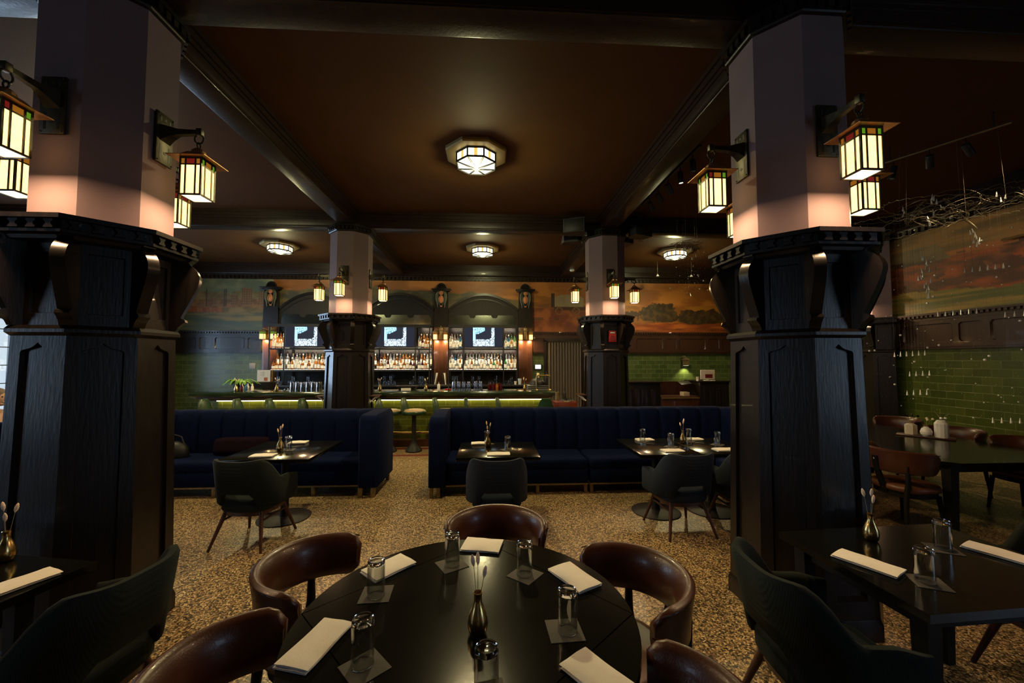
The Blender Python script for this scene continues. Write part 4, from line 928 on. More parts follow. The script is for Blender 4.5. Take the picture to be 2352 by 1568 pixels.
# ------------------------------------------------------------------ banquettes
def path_sample(pts, step=.05):
    out = []; 
    for (x0, y0), (x1, y1) in zip(pts, pts[1:]):
        L = math.hypot(x1-x0, y1-y0); n = max(1, round(L/step))
        for i in range(n): out.append((x0+(x1-x0)*i/n, y0+(y1-y0)*i/n))
    out.append(pts[-1]); return out
def tufted_back(path, name, parent, zt, chan=.31, thick=.20, z0=.36):
    """upright channelled back swept along a path; the room side is left of the travel direction reversed"""
    P = path_sample(path, chan/10); rings = []; s = 0
    for i, (x, y) in enumerate(P):
        a = P[max(0, i-1)]; c = P[min(len(P)-1, i+1)]; d = Vector((c[0]-a[0], c[1]-a[1], 0)).normalized(); n = Vector((d.y, -d.x, 0))
        if i: s += math.hypot(x-P[i-1][0], y-P[i-1][1])
        u = (s % chan)/chan; bulge = .040*(1-(2*u-1)**6)
        o = Vector((x, y, 0)); t_ = bulge
        prof = [(t_, z0), (t_+.012, z0+.2), (t_+.006, zt-.16), (t_-.012, zt-.05), (t_-.05, zt-.010+(bulge-.04)*.4), (-.10, zt+(bulge-.04)*.3), (-.16, zt-.012), (-thick, zt-.06), (-thick, .13)]
        rings.append([tuple(o+n*p+Vector((0, 0, z))) for p, z in prof] + [tuple(o+Vector((0, 0, .13))+n*(-.02))])
    return MB().loft(rings).done(name, 'velvet', parent, 50)
def banquette_left():
    t = thing('banquette', 'navy velvet channelled banquette left of the gap to the bar', 'banquette', (0, 0, 0))
    x0, x1, yf, yb, zt = -5.0, -1.43, 5.33, 5.88, 1.045
    tufted_back([(x0, yb), (x1-.24, yb)], 'backrest', t, zt)
    MB().box(x0, x1-.24, yf, yb+.02, .30, .455, .05, None, 4).done('seat', 'velvet', t, 60)
    MB().box(x0, x1-.24, yf+.015, yb, .135, .32, .01).done('seat_base', 'velvet', t)
    b = MB(); rr = []
    for x, e in ((x1-.245, .025), (x1-.225, .0), (x1-.025, .0), (x1, .03)):
        rr.append([(x, yf-.10+e, .13), (x, yf-.10+e, zt-.07), (x, yf-.07+e, zt-.025-e), (x, yf-.02+e, zt-e), (x, yb+.10-e, zt-e), (x, yb+.17-e, zt-.03-e), (x, yb+.20-e, zt-.09), (x, yb+.20-e, .13)])
    b.loft(rr); b.done('arm', 'velvet', t, 50)
    MB().box(x0, x1-.23, yf+.0, yf+.02, .118, .135).done('base_trim', 'oldbrass', t)
    for x, y in ((x1-.22, yf-.06), (x1-.06, yf-.06), (x1-.06, yb+.13), (x1-.85, yf+.06), (-3.52, yf+.06), (-4.6, yf+.06)):
        MB().box(x-.025, x+.025, y-.025, y+.025, 0, .135, .004).done('leg', 'oldbrass', t)
banquette_left()
def banquette_right():
    t = thing('banquette', 'navy velvet channelled banquette right of the gap to the bar', 'banquette', (0, 0, 0))
    x0, x1, yf, yb, zt = -.78, 3.62, 5.25, 5.86, 1.05
    tufted_back([(x0+.20, yb), (x1-.35, yb)]+[(x1-.35+.35*math.sin(q*PI/12), yb-.35+.35*math.cos(q*PI/12)) for q in range(1, 7)]+[(x1, 4.2)], 'backrest', t, zt)
    for a, c in ((x0+.20, 1.30), (1.32, x1)):
        MB().box(a, c, yf, yb+.01 if a < 1 else yb-.02, .30, .455, .05, None, 4).done('seat', 'velvet', t, 60)
        MB().box(a+.005, c-.005, yf+.015, yb, .135, .32, .01).done('seat_base', 'velvet', t)
        MB().box(a+.005, c-.005, yf+.0, yf+.02, .118, .135).done('base_trim', 'oldbrass', t)
    MB().box(x1-.62, x1, 4.2, yf-.005, .30, .455, .05, None, 4).done('seat', 'velvet', t, 60)
    MB().box(x1-.60, x1, 4.2, yf, .135, .32, .01).done('seat_base', 'velvet', t)
    b = MB(); rr = []
    for x, e in ((x0, .03), (x0+.025, 0), (x0+.20, 0), (x0+.215, .02)):
        rr.append([(x, yf-.08+e, .13), (x, yf-.08+e, zt-.12), (x, yf-.04+e, zt-.055-e), (x, yf+.02+e, zt-.03-e), (x, yb-.1, zt-e), (x, yb+.15-e, zt-.02-e), (x, yb+.20-e, zt-.08), (x, yb+.20-e, .13)])
    b.loft(rr); b.done('arm', 'velvet', t, 50)
    for x, y in ((x0+.04, yf-.05), (x0+.13, yf-.05), (.63, yf+.06), (1.27, yf+.06), (1.35, yf+.06), (2.3, yf+.06), (x0+.05, yb+.14), (x1-.55, 4.26)):
        MB().box(x-.022, x+.022, y-.022, y+.022, 0, .135, .004).done('leg', 'oldbrass', t)
banquette_right()
def cushion(loc, rz, w, h, m, label):
    rows = []; n = 10
    for i in range(n+1):
        u = 2*i/n-1; row = []
        for j in range(n+1):
            v = 2*j/n-1; k = (1-u**4)*(1-v**4); row.append((u*w/2*(1-.07*abs(v)**3), .075*math.sqrt(max(0, k)), v*h/2*(1-.07*abs(u)**3)))
        rows.append(row)
    b = MB(); b.loft(rows, None, False, False); b.loft([[(x, -y, z) for x, y, z in r_] for r_ in rows], None, False, False)
    o = b.done('cushion', m, None, 70); o.location = loc; o.rotation_euler = (R(-14), 0, rz); return tag(o, label, 'cushion')
cushion((-3.40, 5.72, .575), .05, .72, .24, 'plum', 'dark plum cushion lying on the left navy banquette seat')
t = thing('handbag', 'dark bag slumped on the left end of the navy banquette', 'bag', (-4.22, 5.62, .455)); b = MB()
b.loft([[(.20*c*q, .11*s*q, z) for c, s in [(math.cos(k*PI/7), math.sin(k*PI/7)) for k in range(14)]] for z, q in ((0, .92), (.03, 1.0), (.12, .95), (.18, .72), (.21, .35))]); b.done('bag_body', 'dark', t, 60)
MB().tube([(-.14, 0, .17), (-.10, 0, .27), (0, 0, .30), (.10, 0, .27), (.14, 0, .17)], .010, 8).done('bag_strap', 'rubber', t)

# ------------------------------------------------------------------ tables
def pedestal_table(loc, w, d, label, rz=0, base=.27):
    t = thing('dining_table', label, 'table', loc, rz)
    MB().box(-w/2, w/2, -d/2, d/2, .712, .75, .004).done('tabletop', 'tabletop', t)
    MB().lathe([(.001, 0), (base, 0), (base+.003, .008), (base-.01, .014), (.05, .026), (.042, .04), (.04, .68), (.07, .70), (.001, .705)], 40).done('pedestal', 'black', t)
    MB().box(-w*.3, w*.3, -d*.3, d*.3, .695, .712).done('top_plate', 'iron', t); return t
pedestal_table((-2.28, 4.65, 0), .90, .94, 'black pedestal table before the left navy banquette')
pedestal_table((.09, 4.53, 0), .87, .76, 'black pedestal table before the right navy banquette, nearest the gap')
pedestal_table((1.925, 4.60, 0), .655, .86, 'black pedestal table behind the grey armchair, left of a joined pair')
pedestal_table((2.59, 4.60, 0), .655, .86, 'black pedestal table half hidden by the right pillar')
RT = (-.087, 1.63)
def round_table():
    t = thing('round_table', 'large round black table with folding leaves in the foreground', 'table', (*RT, 0), R(-3.1)); r = .655; g = .0016
    sq_ = r-.002; MB().prism([(sq_-g, 0), (0, sq_-g), (-sq_+g, 0), (0, -sq_+g)], .715, .75).done('tabletop', 'tabletop', t)
    for k in range(4):
        a0 = k*PI/2; n = 22; pts = [(r*math.cos(a0+PI/2*i/n), r*math.sin(a0+PI/2*i/n)) for i in range(n+1)]
        o = (math.cos(a0+PI/4)*g, math.sin(a0+PI/4)*g)
        MB().prism([(x+o[0], y+o[1]) for x, y in pts], .715, .7496).done('table_leaf', 'tabletop', t)
    MB().lathe([(.001, 0), (.33, 0), (.33, .012), (.06, .03), (.05, .05), (.05, .69), (.22, .70), (.22, .714), (.001, .714)], 40).done('pedestal', 'black', t)
round_table()
def leg_table(loc, rz, x0, x1, y0, y1, label, lw=.07, ins=.05, c=.0, thick=.035):
    t = thing('dining_table', label, 'table', loc, rz)
    pts = [(x0+c, y0), (x1-c, y0), (x1, y0+c), (x1, y1-c), (x1-c, y1), (x0+c, y1), (x0, y1-c), (x0, y0+c)] if c else [(x0, y0), (x1, y0), (x1, y1), (x0, y1)]
    MB().prism(pts, .75-thick, .75).done('tabletop', 'tabletop', t)
    MB().box(x0+ins+.03, x1-ins-.03, y0+ins+.03, y1-ins-.03, .64, .75-thick).done('apron', 'black', t)
    for x in (x0+ins, x1-ins-lw):
        for y in (y0+ins, y1-ins-lw):
            MB().loft([[(x+lw*(.5+q*(i-.5)*1), y+lw*(.5+q*(j-.5)), z) for i, j in ((0, 0), (1, 0), (1, 1), (0, 1))] for z, q in ((0, .7), (.715, 1))]).done('leg', 'black', t)
    return t
leg_table((1.73, 1.52, 0), R(3), 0, 1.05, 0, .77, 'black table at the right foreground with two tumblers and a vase')
leg_table((-2.02, 1.79, 0), R(-11), -1.1, 0, -.20, .36, 'black table at the left edge of the foreground', .07, .14)
leg_table((0, 0, 0), 0, 4.46, 6.05, 3.66, 6.1, 'long black table with a vase tray beside the right tiled wall', .09, .06, .10, .03)

# ------------------------------------------------------------------ leather chairs (open barrel back), facing +x
def leather_chair(loc, rz, label, group):
    t = thing('leather_chair', label, 'chair', loc, rz, group)
    b = MB(); n = 30; rings = []
    A = R(100)
    for i in range(n+1):
        a = PI + A*(2*i/n-1); k = abs(2*i/n-1); e = sstep(.90, 1.0, k); c, s = math.cos(a), math.sin(a)
        z0, z1 = .585+.035*e, .800-.012*k*k-.035*e
        ri, ro = .246, .288
        zm = (z0+z1)/2
        prof = [(ri+.006, z0), (ri-.010, zm-.03), (ri-.004, zm+.04), (ri+.018, z1-.020), (ri+.034, z1-.003), (ri+.047, z1-.001), (ro+.020, z1-.012), (ro+.017, z1-.035), (ro+.006, zm), (ro, z0+.01), (ro-.012, z0-.006), (ri+.014, z0-.006)]
        f = 1-.35*e; m_ = (ri+ro)/2
        rings.append([((m_+(r_-m_)*f)*c*1.0, (m_+(r_-m_)*f)*s, zm+(z-zm)*(1-.12*e)) for r_, z in prof])
    b.loft(rings); bo = b.done('backrest', 'leather', t, 60)
    w = MB()
    for z, rr in ((.783, .3045),):
        w.tube([(rr*math.cos(PI+A*.96*(2*i/n-1)), rr*math.sin(PI+A*.96*(2*i/n-1)), z-.012*(2*i/n-1)**2) for i in range(n+1)], .0035, 6)
    w.done('piping', 'leather', bo, 60)
    s_ = MB(); R_ = lambda q, z: [(.005+.232*q*math.copysign(abs(math.cos(k*PI/14))**.75, math.cos(k*PI/14)), .232*q*math.copysign(abs(math.sin(k*PI/14))**.75, math.sin(k*PI/14)), z) for k in range(28)]
    s_.loft([R_(.90, .395), R_(1.0, .405), R_(1.02, .43), R_(.98, .452), R_(.80, .466), R_(.3, .470)]); s_.done('seat', 'seatleather', t, 60)
    MB().loft([R_(.86, .35), R_(.92, .35), R_(.92, .396), R_(.86, .396)]).done('seat_frame', 'black', t)
    for x, y, xf, yf in ((.165, .165, .195, .195), (.165, -.165, .195, -.195)):
        MB().tube([(xf, yf, 0), (x, y, .36)], [.014, .022], 10).done('leg', 'black', t)
    for y in (-1, 1):
        MB().tube([(-.235, y*.21, 0), (-.195, y*.185, .36), (-.18, y*.195, .48), (-.19, y*.205, .66)], [.014, .022, .022, .015], 10).done('leg', 'black', t)
    po = MB().loft([[(x-.012, -w_, z), (x+.012, -w_, z), (x+.012, w_, z), (x-.012, w_, z)] for x, w_, z in ((-.20, .030, .37), (-.235, .028, .46), (-.278, .026, .58), (-.301, .024, .72))]).done('centre_post', 'black', t)
    p = MB(); p.ball((-.314, 0, .69), .008, 8, 6, (.5, 1, 1)); p.done('screw', 'steel', po); return t
GR = 'leather chairs around the round table'; GRL = 'leather chairs at the long right table'
lc = leather_chair((.04, 2.40, 0), R(-93), 'brown leather chair at the far side of the round table', GR)
for x, y, rz, l in ((-.80, 2.03, -8, 'brown leather chair at the left rear of the round table'), (.60, 1.83, 197, 'brown leather chair at the right rear of the round table'), (-.77, 1.37, 14, 'brown leather chair at the left front of the round table'), (.46, 1.14, 152, 'brown leather chair at the right front of the round table')):
    dup(lc, (x, y, 0), R(rz), l, GR)
for x, y, rz, l in ((4.33, 4.0, 2, 'leather chair seen from behind at the near left side of the long table'), (4.40, 4.85, -3, 'leather chair mostly hidden by the right pillar at the long table'), (6.33, 5.95, 180, 'farthest leather chair against the tile wall, left of the vases'), (6.12, 5.02, 182, 'leather chair behind the white vases at the long table'), (6.14, 4.30, 178, 'leather chair right of the vases on the wall side of the long table'), (5.32, 3.36, 92, 'leather chair at the near end of the long table')):
    dup(lc, (x, y, 0), R(rz), l, GRL, 1.06)

# ------------------------------------------------------------------ fabric armchairs, facing +x
def fabric_chair(loc, rz, label, m, group):
    t = thing('fabric_armchair', label, 'chair', loc, rz, group); rings = []
    N = 44; hw, dp, rc, FX = .275, .46, .20, .20            # plan: U from right arm front round the back to left arm front
    L1 = dp-rc; arc = PI/2*rc; L2 = 2*(hw-rc); tot = 2*L1+2*arc+L2
    for i in range(N+1):
        s = tot*i/N
        if s < L1: x, y, nx, ny = FX-s, -hw, 0, -1
        elif s < L1+arc: a = (s-L1)/rc; x, y, nx, ny = FX-L1-rc*math.sin(a), -hw+rc-rc*math.cos(a), -math.sin(a), -math.cos(a)
        elif s < L1+arc+L2: x, y, nx, ny = FX-dp, -hw+rc+(s-L1-arc), -1, 0
        elif s < L1+2*arc+L2: a = (s-L1-arc-L2)/rc; x, y, nx, ny = FX-dp+rc*(1-math.cos(a)), hw-rc+rc*math.sin(a), -math.cos(a), math.sin(a)
        else: x, y, nx, ny = FX-L1+(s-L1-2*arc-L2), hw, 0, 1
        k = abs(2*i/N-1)                              # 0 at mid back, 1 at arm fronts
        up = 1-sstep(.34, .60, k)
        zt = .635-.03*sstep(.75, 1, k)*(k > .75)+.205*up-.02*(k < .3)*(1-(k/.3)**2)*.6
        zb = .40-.03*sstep(.4, .7, k)+.115*(1-sstep(.20, .27, k))
        rake = .09*up; th = .026
        def P(d, z):
            l = rake*max(0, (z-.42)/.4)
            return (x+nx*(d+l*.9)+(-l*.15 if nx == 0 else 0), y+ny*(d+l*.18), z)
        fr = sstep(.94, 1, k); q = 1-.5*fr
        rings.append([P(-th*q, zb+.015), P(-th*1.1*q, (zb+zt)/2), P(-th*q, zt-.025), P(-th*.5*q, zt-.004), P(th*.5*q, zt-.004), P(th*q, zt-.03), P(th*1.05*q, (zb+zt)/2), P(th*q, zb+.02), P(th*.4*q, zb), P(-th*.5*q, zb)])
    MB().loft(rings).done('shell', m, t, 60)
    R_ = lambda q, z: [(-.015+.245*q*math.copysign(abs(math.cos(k*PI/14))**.6, math.cos(k*PI/14)), .240*q*math.copysign(abs(math.sin(k*PI/14))**.6, math.sin(k*PI/14)), z) for k in range(28)]
    MB().loft([R_(.94, .34), R_(1.0, .36), R_(1.0, .43), R_(.97, .455), R_(.85, .468), R_(.3, .472)]).done('seat', m, t, 60)
    MB().loft([R_(.86, .30), R_(.88, .30), R_(.88, .342), R_(.86, .342)]).done('seat_frame', 'walnut', t)
    for x, y in ((1, 1), (1, -1), (-1, 1), (-1, -1)):
        MB().tube([(.27*x-.02, .25*y, 0), (.16*x-.02, .17*y, .33)], [.012, .022], 10).done('leg', 'walnut', t)
    for y in (-1, 1): MB().tube([(.185-.02, .188*y, .25), (-.185-.02, .188*y, .25)], .010, 8).done('stretcher', 'walnut', t)
    MB().tube([(-.02, .188, .25), (-.02, -.188, .25)], .010, 8).done('stretcher', 'walnut', t)
    return t
GF = 'fabric armchairs'
fg = fabric_chair((-2.29, 4.13, 0), R(84), 'green grey fabric armchair at the table before the left banquette', 'fabric', GF)
fb_ = fabric_chair((.07, 4.04, 0), R(90), 'blue grey fabric armchair at the table nearest the gap', 'bluefabric', GF)
dup(fb_, (1.96, 4.14, 0), R(95), 'blue grey fabric armchair left of the right foreground pillar', GF)
dup(fb_, (2.66, 4.14, 0), R(90), 'blue grey fabric armchair cut off by the right pillar', GF)
dup(fg, (1.545, 1.80, 0), R(-4), 'dark green fabric armchair at the right foreground table, seen from behind', GF)
dup(fg, (-1.86, 1.93, 0), R(172), 'dark fabric armchair at the left foreground table, seen from behind', GF)
dup(fg, (3.08, 2.02, 0), R(185), 'dark fabric armchair at the far right edge of the foreground', GF)

# ------------------------------------------------------------------ table settings
coaster = None; cup = None; napk = None
def coast(x, y, rz, label):
    global coaster
    if coaster is None: coaster = MB().box(-.063, .063, -.063, .063, 0, .0025).done('coaster', 'slate'); o = coaster
    else: o = coaster.copy(); COL.objects.link(o)
    o.location = (x, y, .75); o.rotation_euler = (0, 0, R(rz)); tag(o, 'square dark coaster %s' % label, 'coaster', 'square coasters')
def up_glass(x, y, label, z=.7525):
    global cup
    if cup is None:
        h, r = .150, .0365; P = [(r-.0022, 0), (r, 0), (r, h*.85), (r*.97, h-.008), (r*.88, h-.001), (r*.6, h-.003), (.001, h-.006), (.001, h-.020), (r*.55, h-.022), (r*.86, h-.030), (r-.0026, h-.045)]
        b = MB(); b.lathe(P[1:3], 40, None, False); b.mi = 1; b.lathe([(r-.004, h-.020), (r*.985, h-.016), (r*.97, h-.006), (r*.88, h-.001), (r*.5, h-.004), (.001, h-.005)], 40); b.mi = 0; b.lathe([(r-.0035, .001), (r-.0035, h-.02)], 40, None, False); b.mi = 1; b.tube([((r-.0015)*math.cos(q*PI/20), (r-.0015)*math.sin(q*PI/20), .0022) for q in range(40)], .0021, 6, None, True); cup = b.done('tumbler', ['thin', 'glass'], None, 40); o = cup
    else: o = cup.copy(); COL.objects.link(o)
    o.location = (x, y, z); tag(o, 'upside-down clear tumbler %s' % label, 'glass', 'upside-down tumblers on the tables')
def napkin(x, y, rz, label, l=.215, w=.13, z=.75):
    global napk
    if napk is None:
        b = MB(); n = 12
        for k, (z0, z1, dx, dy) in enumerate(((0, .009, 0, 0), (.009, .018, .004, -.002))):
            rows = []
            for i in range(n+1):
                u = 2*i/n-1; wv = .0016*math.sin(u*5+k*2); hw_ = .065-.002*math.sin(u*3+k); x_ = u*.1075+dx
                e = 0 if abs(u) < .93 else .003
                rows.append([(x_, -hw_+dy, z0+.001), (x_, -hw_-.003+dy, (z0+z1)/2), (x_, -hw_+.004+dy, z1-.001-e+wv), (x_, -hw_*.3+dy, z1+.0012+wv-e), (x_, hw_*.4+dy, z1+.001-wv-e), (x_, hw_-.004+dy, z1-.001-e+wv), (x_, hw_+.003+dy, (z0+z1)/2), (x_, hw_+dy, z0+.001)])
            b.loft(rows)
        napk = b.done('napkin', 'linen', None, 50); o = napk
    else: o = napk.copy(); COL.objects.link(o)
    o.location = (x, y, z); o.rotation_euler = (0, 0, R(rz)); o.scale = (l/.215, w/.13, 1); tag(o, 'folded white napkin %s' % label, 'napkin', 'folded napkins on the tables')
RTl = 'on the round table, '
for x, y, rz, l in ((-.483, 1.781, 3, RTl+'at its left'), (-.184, 2.012, 30, RTl+'left of the far napkin'), (.167, 1.90, -40, RTl+'right of the far napkin'), (.279, 1.511, 3, RTl+'at its right'), (-.405, 1.37, 42, RTl+'nearest the left edge'), (-.008, 1.229, 12, RTl+'nearest the viewer')): coast(x, y, rz, l)
for x, y, l in ((-.482, 1.771, RTl+'before the left rear napkin'), (-.182, 2.011, RTl+'left of the far napkin'), (.164, 1.901, RTl+'right of the far napkin'), (.290, 1.509, RTl+'at its right side'), (-.417, 1.385, RTl+'beside the left front napkin'), (-.008, 1.229, RTl+'nearest the viewer')): up_glass(x, y, l)
napkin(-.485, 1.989, 46, RTl+'at the left rear'); napkin(-.041, 2.195, -12, RTl+'at the far side', .205, .14); napkin(.388, 1.861, -62, RTl+'at the right rear', .225, .125)
napkin(-.608, 1.478, 74, RTl+'at the left front', .24, .12); napkin(.347, 1.27, 125, RTl+'at the right front', .23, .12)
bv = bud_vase((-.042, 1.515, .75), 'brass bud vase with dried grass at the centre of the round table', 'bud vases on the tables', 5, 3, .55)
def vase2(x, y, label, rz): dup(bv, (x, y, .75), rz, label, 'bud vases on the tables')
# left two seat table
L2 = 'on the table before the left banquette'
vase2(-2.31, 4.58, 'brass bud vase with dried grass '+L2, 1.0); coast(-2.24, 4.62, 10, L2); up_glass(-2.24, 4.62, L2); napkin(-2.31, 5.0, 4, 'at the banquette side '+L2, .2, .13); napkin(-2.36, 4.34, 3, 'at the chair side '+L2, .23, .13)
L3 = 'on the table nearest the gap'
vase2(-.02, 4.66, 'brass bud vase with dried grass '+L3, 2.2); coast(.20, 4.49, 35, L3+', right one'); up_glass(.20, 4.49, L3+', right one'); coast(-.03, 4.82, 35, L3+', rear one'); up_glass(-.03, 4.82, L3+', behind the vase'); napkin(-.12, 4.83, 4, 'at the rear '+L3, .2, .12); napkin(.09, 4.27, 0, 'at the chair side '+L3, .24, .13)
L4 = 'on the joined pair of tables'
vase2(2.33, 4.74, 'brass bud vase with dried grass '+L4, .4)
for x, y, l in ((1.88, 4.86, 'left rear one '), (2.09, 4.54, 'left front one '), (2.45, 4.83, 'behind the vase '), (2.69, 4.62, 'right front one ')): coast(x, y, 40, l+L4); up_glass(x, y, l+L4)
napkin(1.93, 4.93, 2, 'left rear one '+L4, .2, .13); napkin(2.0, 4.32, 2, 'left front one '+L4, .22, .13); napkin(2.56, 4.93, 2, 'right rear one '+L4, .2, .12); napkin(2.60, 4.34, 2, 'right front one '+L4, .22, .13)
# right foreground table
L5 = 'on the right foreground table'
vase2(2.12, 2.15, 'brass bud vase with dried grass '+L5, 4.2); napkin(1.85, 1.905, -62, L5+' beside the chair', .25, .12, .751); napkin(2.62, 1.955, -66, 'at the far side, '+L5, .25, .12, .751)
coast(1.975, 1.735, -25, L5+', near one'); up_glass(1.965, 1.74, L5+', near one'); coast(2.40, 2.03, -25, L5+', far one'); up_glass(2.40, 2.03, L5+', far one')
L6 = 'on the left foreground table'
vase2(-2.41, 2.17, 'brass bud vase with dried grass '+L6, 3.0); up_glass(-2.50, 2.10, L6, .7505); napkin(-2.10, 1.93, 66, L6, .25, .12, .751)
# tray of vases on the long table
t = thing('vase_tray', 'wooden tray holding three pale vases on the long table', 'tray', (5.66, 4.93, .75), R(-52)); MB().box(-.27, .27, -.10, .10, 0, .018, .005).done('tray_board', 'walnut', t)
def crock(loc, prof, m, label, n=8, twigs=0, grp=None):
    t = thing('pottery_vase', label, 'vase', loc); MB().lathe(prof, n, None, True).done('vase_body', m, t, 25)
    q = random.Random(int(loc[0]*1000))
    for i in range(twigs):
        a = q.uniform(0, 6.3); z = prof[-2][1]; l = q.uniform(.05, .11); b = MB(); b.tube([(0, 0, z-.03), (math.cos(a)*l*.4, math.sin(a)*l*.4, z+.05), (math.cos(a)*l, math.sin(a)*l, z+q.uniform(.08, .14))], .0016, 5)
        if grp: b.mi = 1; b.ball((math.cos(a)*l, math.sin(a)*l, z+.10), .014, 8, 6)
        b.done('dried_twig', ['stem', grp or 'stem'], t)
crock((5.735, 4.80, .768), [(.001, 0), (.065, 0), (.068, .01), (.068, .175), (.040, .215), (.030, .218), (.001, .2)], 'ceramic', 'tall white faceted vase, right one on the tray', 12, 6)
crock((5.60, 5.05, .768), [(.001, 0), (.062, 0), (.064, .01), (.064, .120), (.035, .140), (.001, .135)], 'cream', 'square shouldered cream vase, left one on the tray', 6, 5, 'plum')
crock((5.62, 4.88, .768), [(.001, 0), (.03, 0), (.055, .03), (.060, .06), (.045, .10), (.025, .115), (.022, .125), (.001, .12)], 'ceramic', 'small round pale vase between the two taller ones', 18, 4, 'bunny')

# ------------------------------------------------------------------ hanging wire sculptures
def sculpture(loc, rad, label, rows, clusters, nbeads, ztop, seed, drop):
    q = random.Random(seed); t = thing('hanging_sculpture', label, 'hanging sculpture', loc)
    w = MB()
    for k in range(6):                                  # crinkled hoops of the nest
        rr = rad*(.35+.13*k); cx, cy = q.uniform(-.2, .2)*rad, q.uniform(-.2, .2)*rad; tx, ty = q.uniform(-.25, .25), q.uniform(-.25, .25); pts = []
        for i in range(90):
            a = i*2*PI/90; z_ = .012*rad*math.sin(i*2.1)
            pts.append((cx+rr*math.cos(a)*(1+.02*math.sin(i*1.9)), cy+rr*math.sin(a)*(1+.02*math.sin(i*1.9)), tx*rr*math.cos(a)+ty*rr*math.sin(a)+z_))
        w.tube(pts, .0032, 5, None, True)
    for k in range(26):                                 # curled wires inside it
        a = q.uniform(0, 6.3); r0 = q.uniform(.1, .9)*rad; c = Vector((math.cos(a)*r0, math.sin(a)*r0, q.uniform(-.12, .10)*rad)); s = q.uniform(.12, .3)*rad; pts = []
        u = Vector((q.uniform(-1, 1), q.uniform(-1, 1), q.uniform(-.5, .5))).normalized(); v = u.orthogonal().normalized()
        for i in range(22): b_ = i*.42; pts.append(tuple(c+u*s*math.cos(b_)*(1-i/30)+v*s*math.sin(b_)*(1-i/30)))
        w.tube(pts, .0024, 4)
    w.done('wire_nest', 'wire', t)
    s = MB(); tops = CZ-loc[2]-.003
    for k in range(5):
        a = k*2*PI/5+.3; s.tube([(math.cos(a)*rad*.6, math.sin(a)*rad*.6, 0), (math.cos(a)*rad*.55, math.sin(a)*rad*.55, tops)], .0014, 4)
    cone = None
    def cn(p, tilt=0):
        nonlocal cone
        if cone is None: cone = MB().lathe([(.001, .066), (.003, .062), (.0105, .002), (.009, 0), (.001, .01)], 10).done('metal_cone', 'chrome', t, 25)
        o = cone if not cone.get('u') else cone.copy()
        if cone.get('u'): COL.objects.link(o); o.parent = t
        cone['u'] = 1; o.location = p; o.rotation_euler = (tilt, tilt*.7, q.uniform(0, 6))
    for x, y, z, n, dx, dy in rows:                     # level rows of cones
        for i in range(n):
            cn((x+i*dx, y+i*dy, z+i*.004)); s.tube([(x+i*dx, y+i*dy, z+.07), (x+i*dx*.9, y+i*dy*.9, -.03)], .0007, 4)
    for x, y, z, n in clusters:
        s.tube([(x, y, z), (x, y, -.02)], .0009, 4)
        for i in range(n): cn((x+q.uniform(-.045, .045), y+q.uniform(-.045, .045), z-.05*i*.6+q.uniform(-.02, .02)), q.uniform(-.25, .25))
    s.done('hanging_wires', 'wire', t); bd = None
    for i in range(nbeads):
        a = q.uniform(0, 6.3); rr = rad*1.1*math.sqrt(q.random()); r_ = q.choice((.007, .007, .008, .010, .014)); p = (math.cos(a)*rr, math.sin(a)*rr, -q.uniform(-.03, drop))
        if bd is None: bd = MB().ball((0, 0, 0), 1, 10, 7).done('silver_bead', 'chrome', t); o = bd
        else: o = bd.copy(); COL.objects.link(o); o.parent = t
        o.location = p; o.scale = (r_,)*3
    g = MB()
    for i in range(330):
        a = q.uniform(0, 6.3); rr = rad*1.15*math.sqrt(q.random()); p = Vector((math.cos(a)*rr, math.sin(a)*rr, -q.uniform(0, drop))); r_ = .003
        g.add([p+Vector(d)*r_ for d in ((1, 0, 0), (-1, 0, 0), (0, 1, 0), (0, -1, 0), (0, 0, 1), (0, 0, -1))], [[0, 2, 4], [2, 1, 4], [1, 3, 4], [3, 0, 4], [2, 0, 5], [1, 2, 5], [3, 1, 5], [0, 3, 5]])
    o = g.done('crystal_specks', 'chrome', t, flat=True); o['kind'] = 'stuff'
    return t
SL = (5.72, 4.62, 3.62)
sculpture(SL, .80, 'large wire sculpture with silver cones and beads over the long table',
          [(-.30, .25, -2.08, 4, .055, -.03), (-.42, .32, -1.83, 6, .05, -.03), (-.38, .22, -2.32, 4, .055, -.03), (.28, -.15, -2.62, 4, .06, -.04), (-.05, .10, -1.32, 6, .06, -.035), (.22, .0, -.78, 6, .055, -.035), (.42, -.22, -1.36, 4, .065, -.04)],
          [(-.20, .1, -.60, 18), (-.62, .42, -.12, 5), (.32, -.05, -.28, 8), (-.35, .2, .06, 3), (.02, .1, .05, 3), (.12, .3, -.02, 4), (.52, -.2, .12, 3), (-.5, -.3, .02, 4)], 92, 0, 4, 2.65)
sculpture((3.6, 7.0, 3.86), .30, 'small wire sculpture hanging before the far right ceiling light', [(-.08, 0, -.12, 4, .05, 0)], [(0, 0, -.10, 3), (.16, .1, -.22, 3), (.0, .0, -.95, 1)], 26, 0, 9, .9)
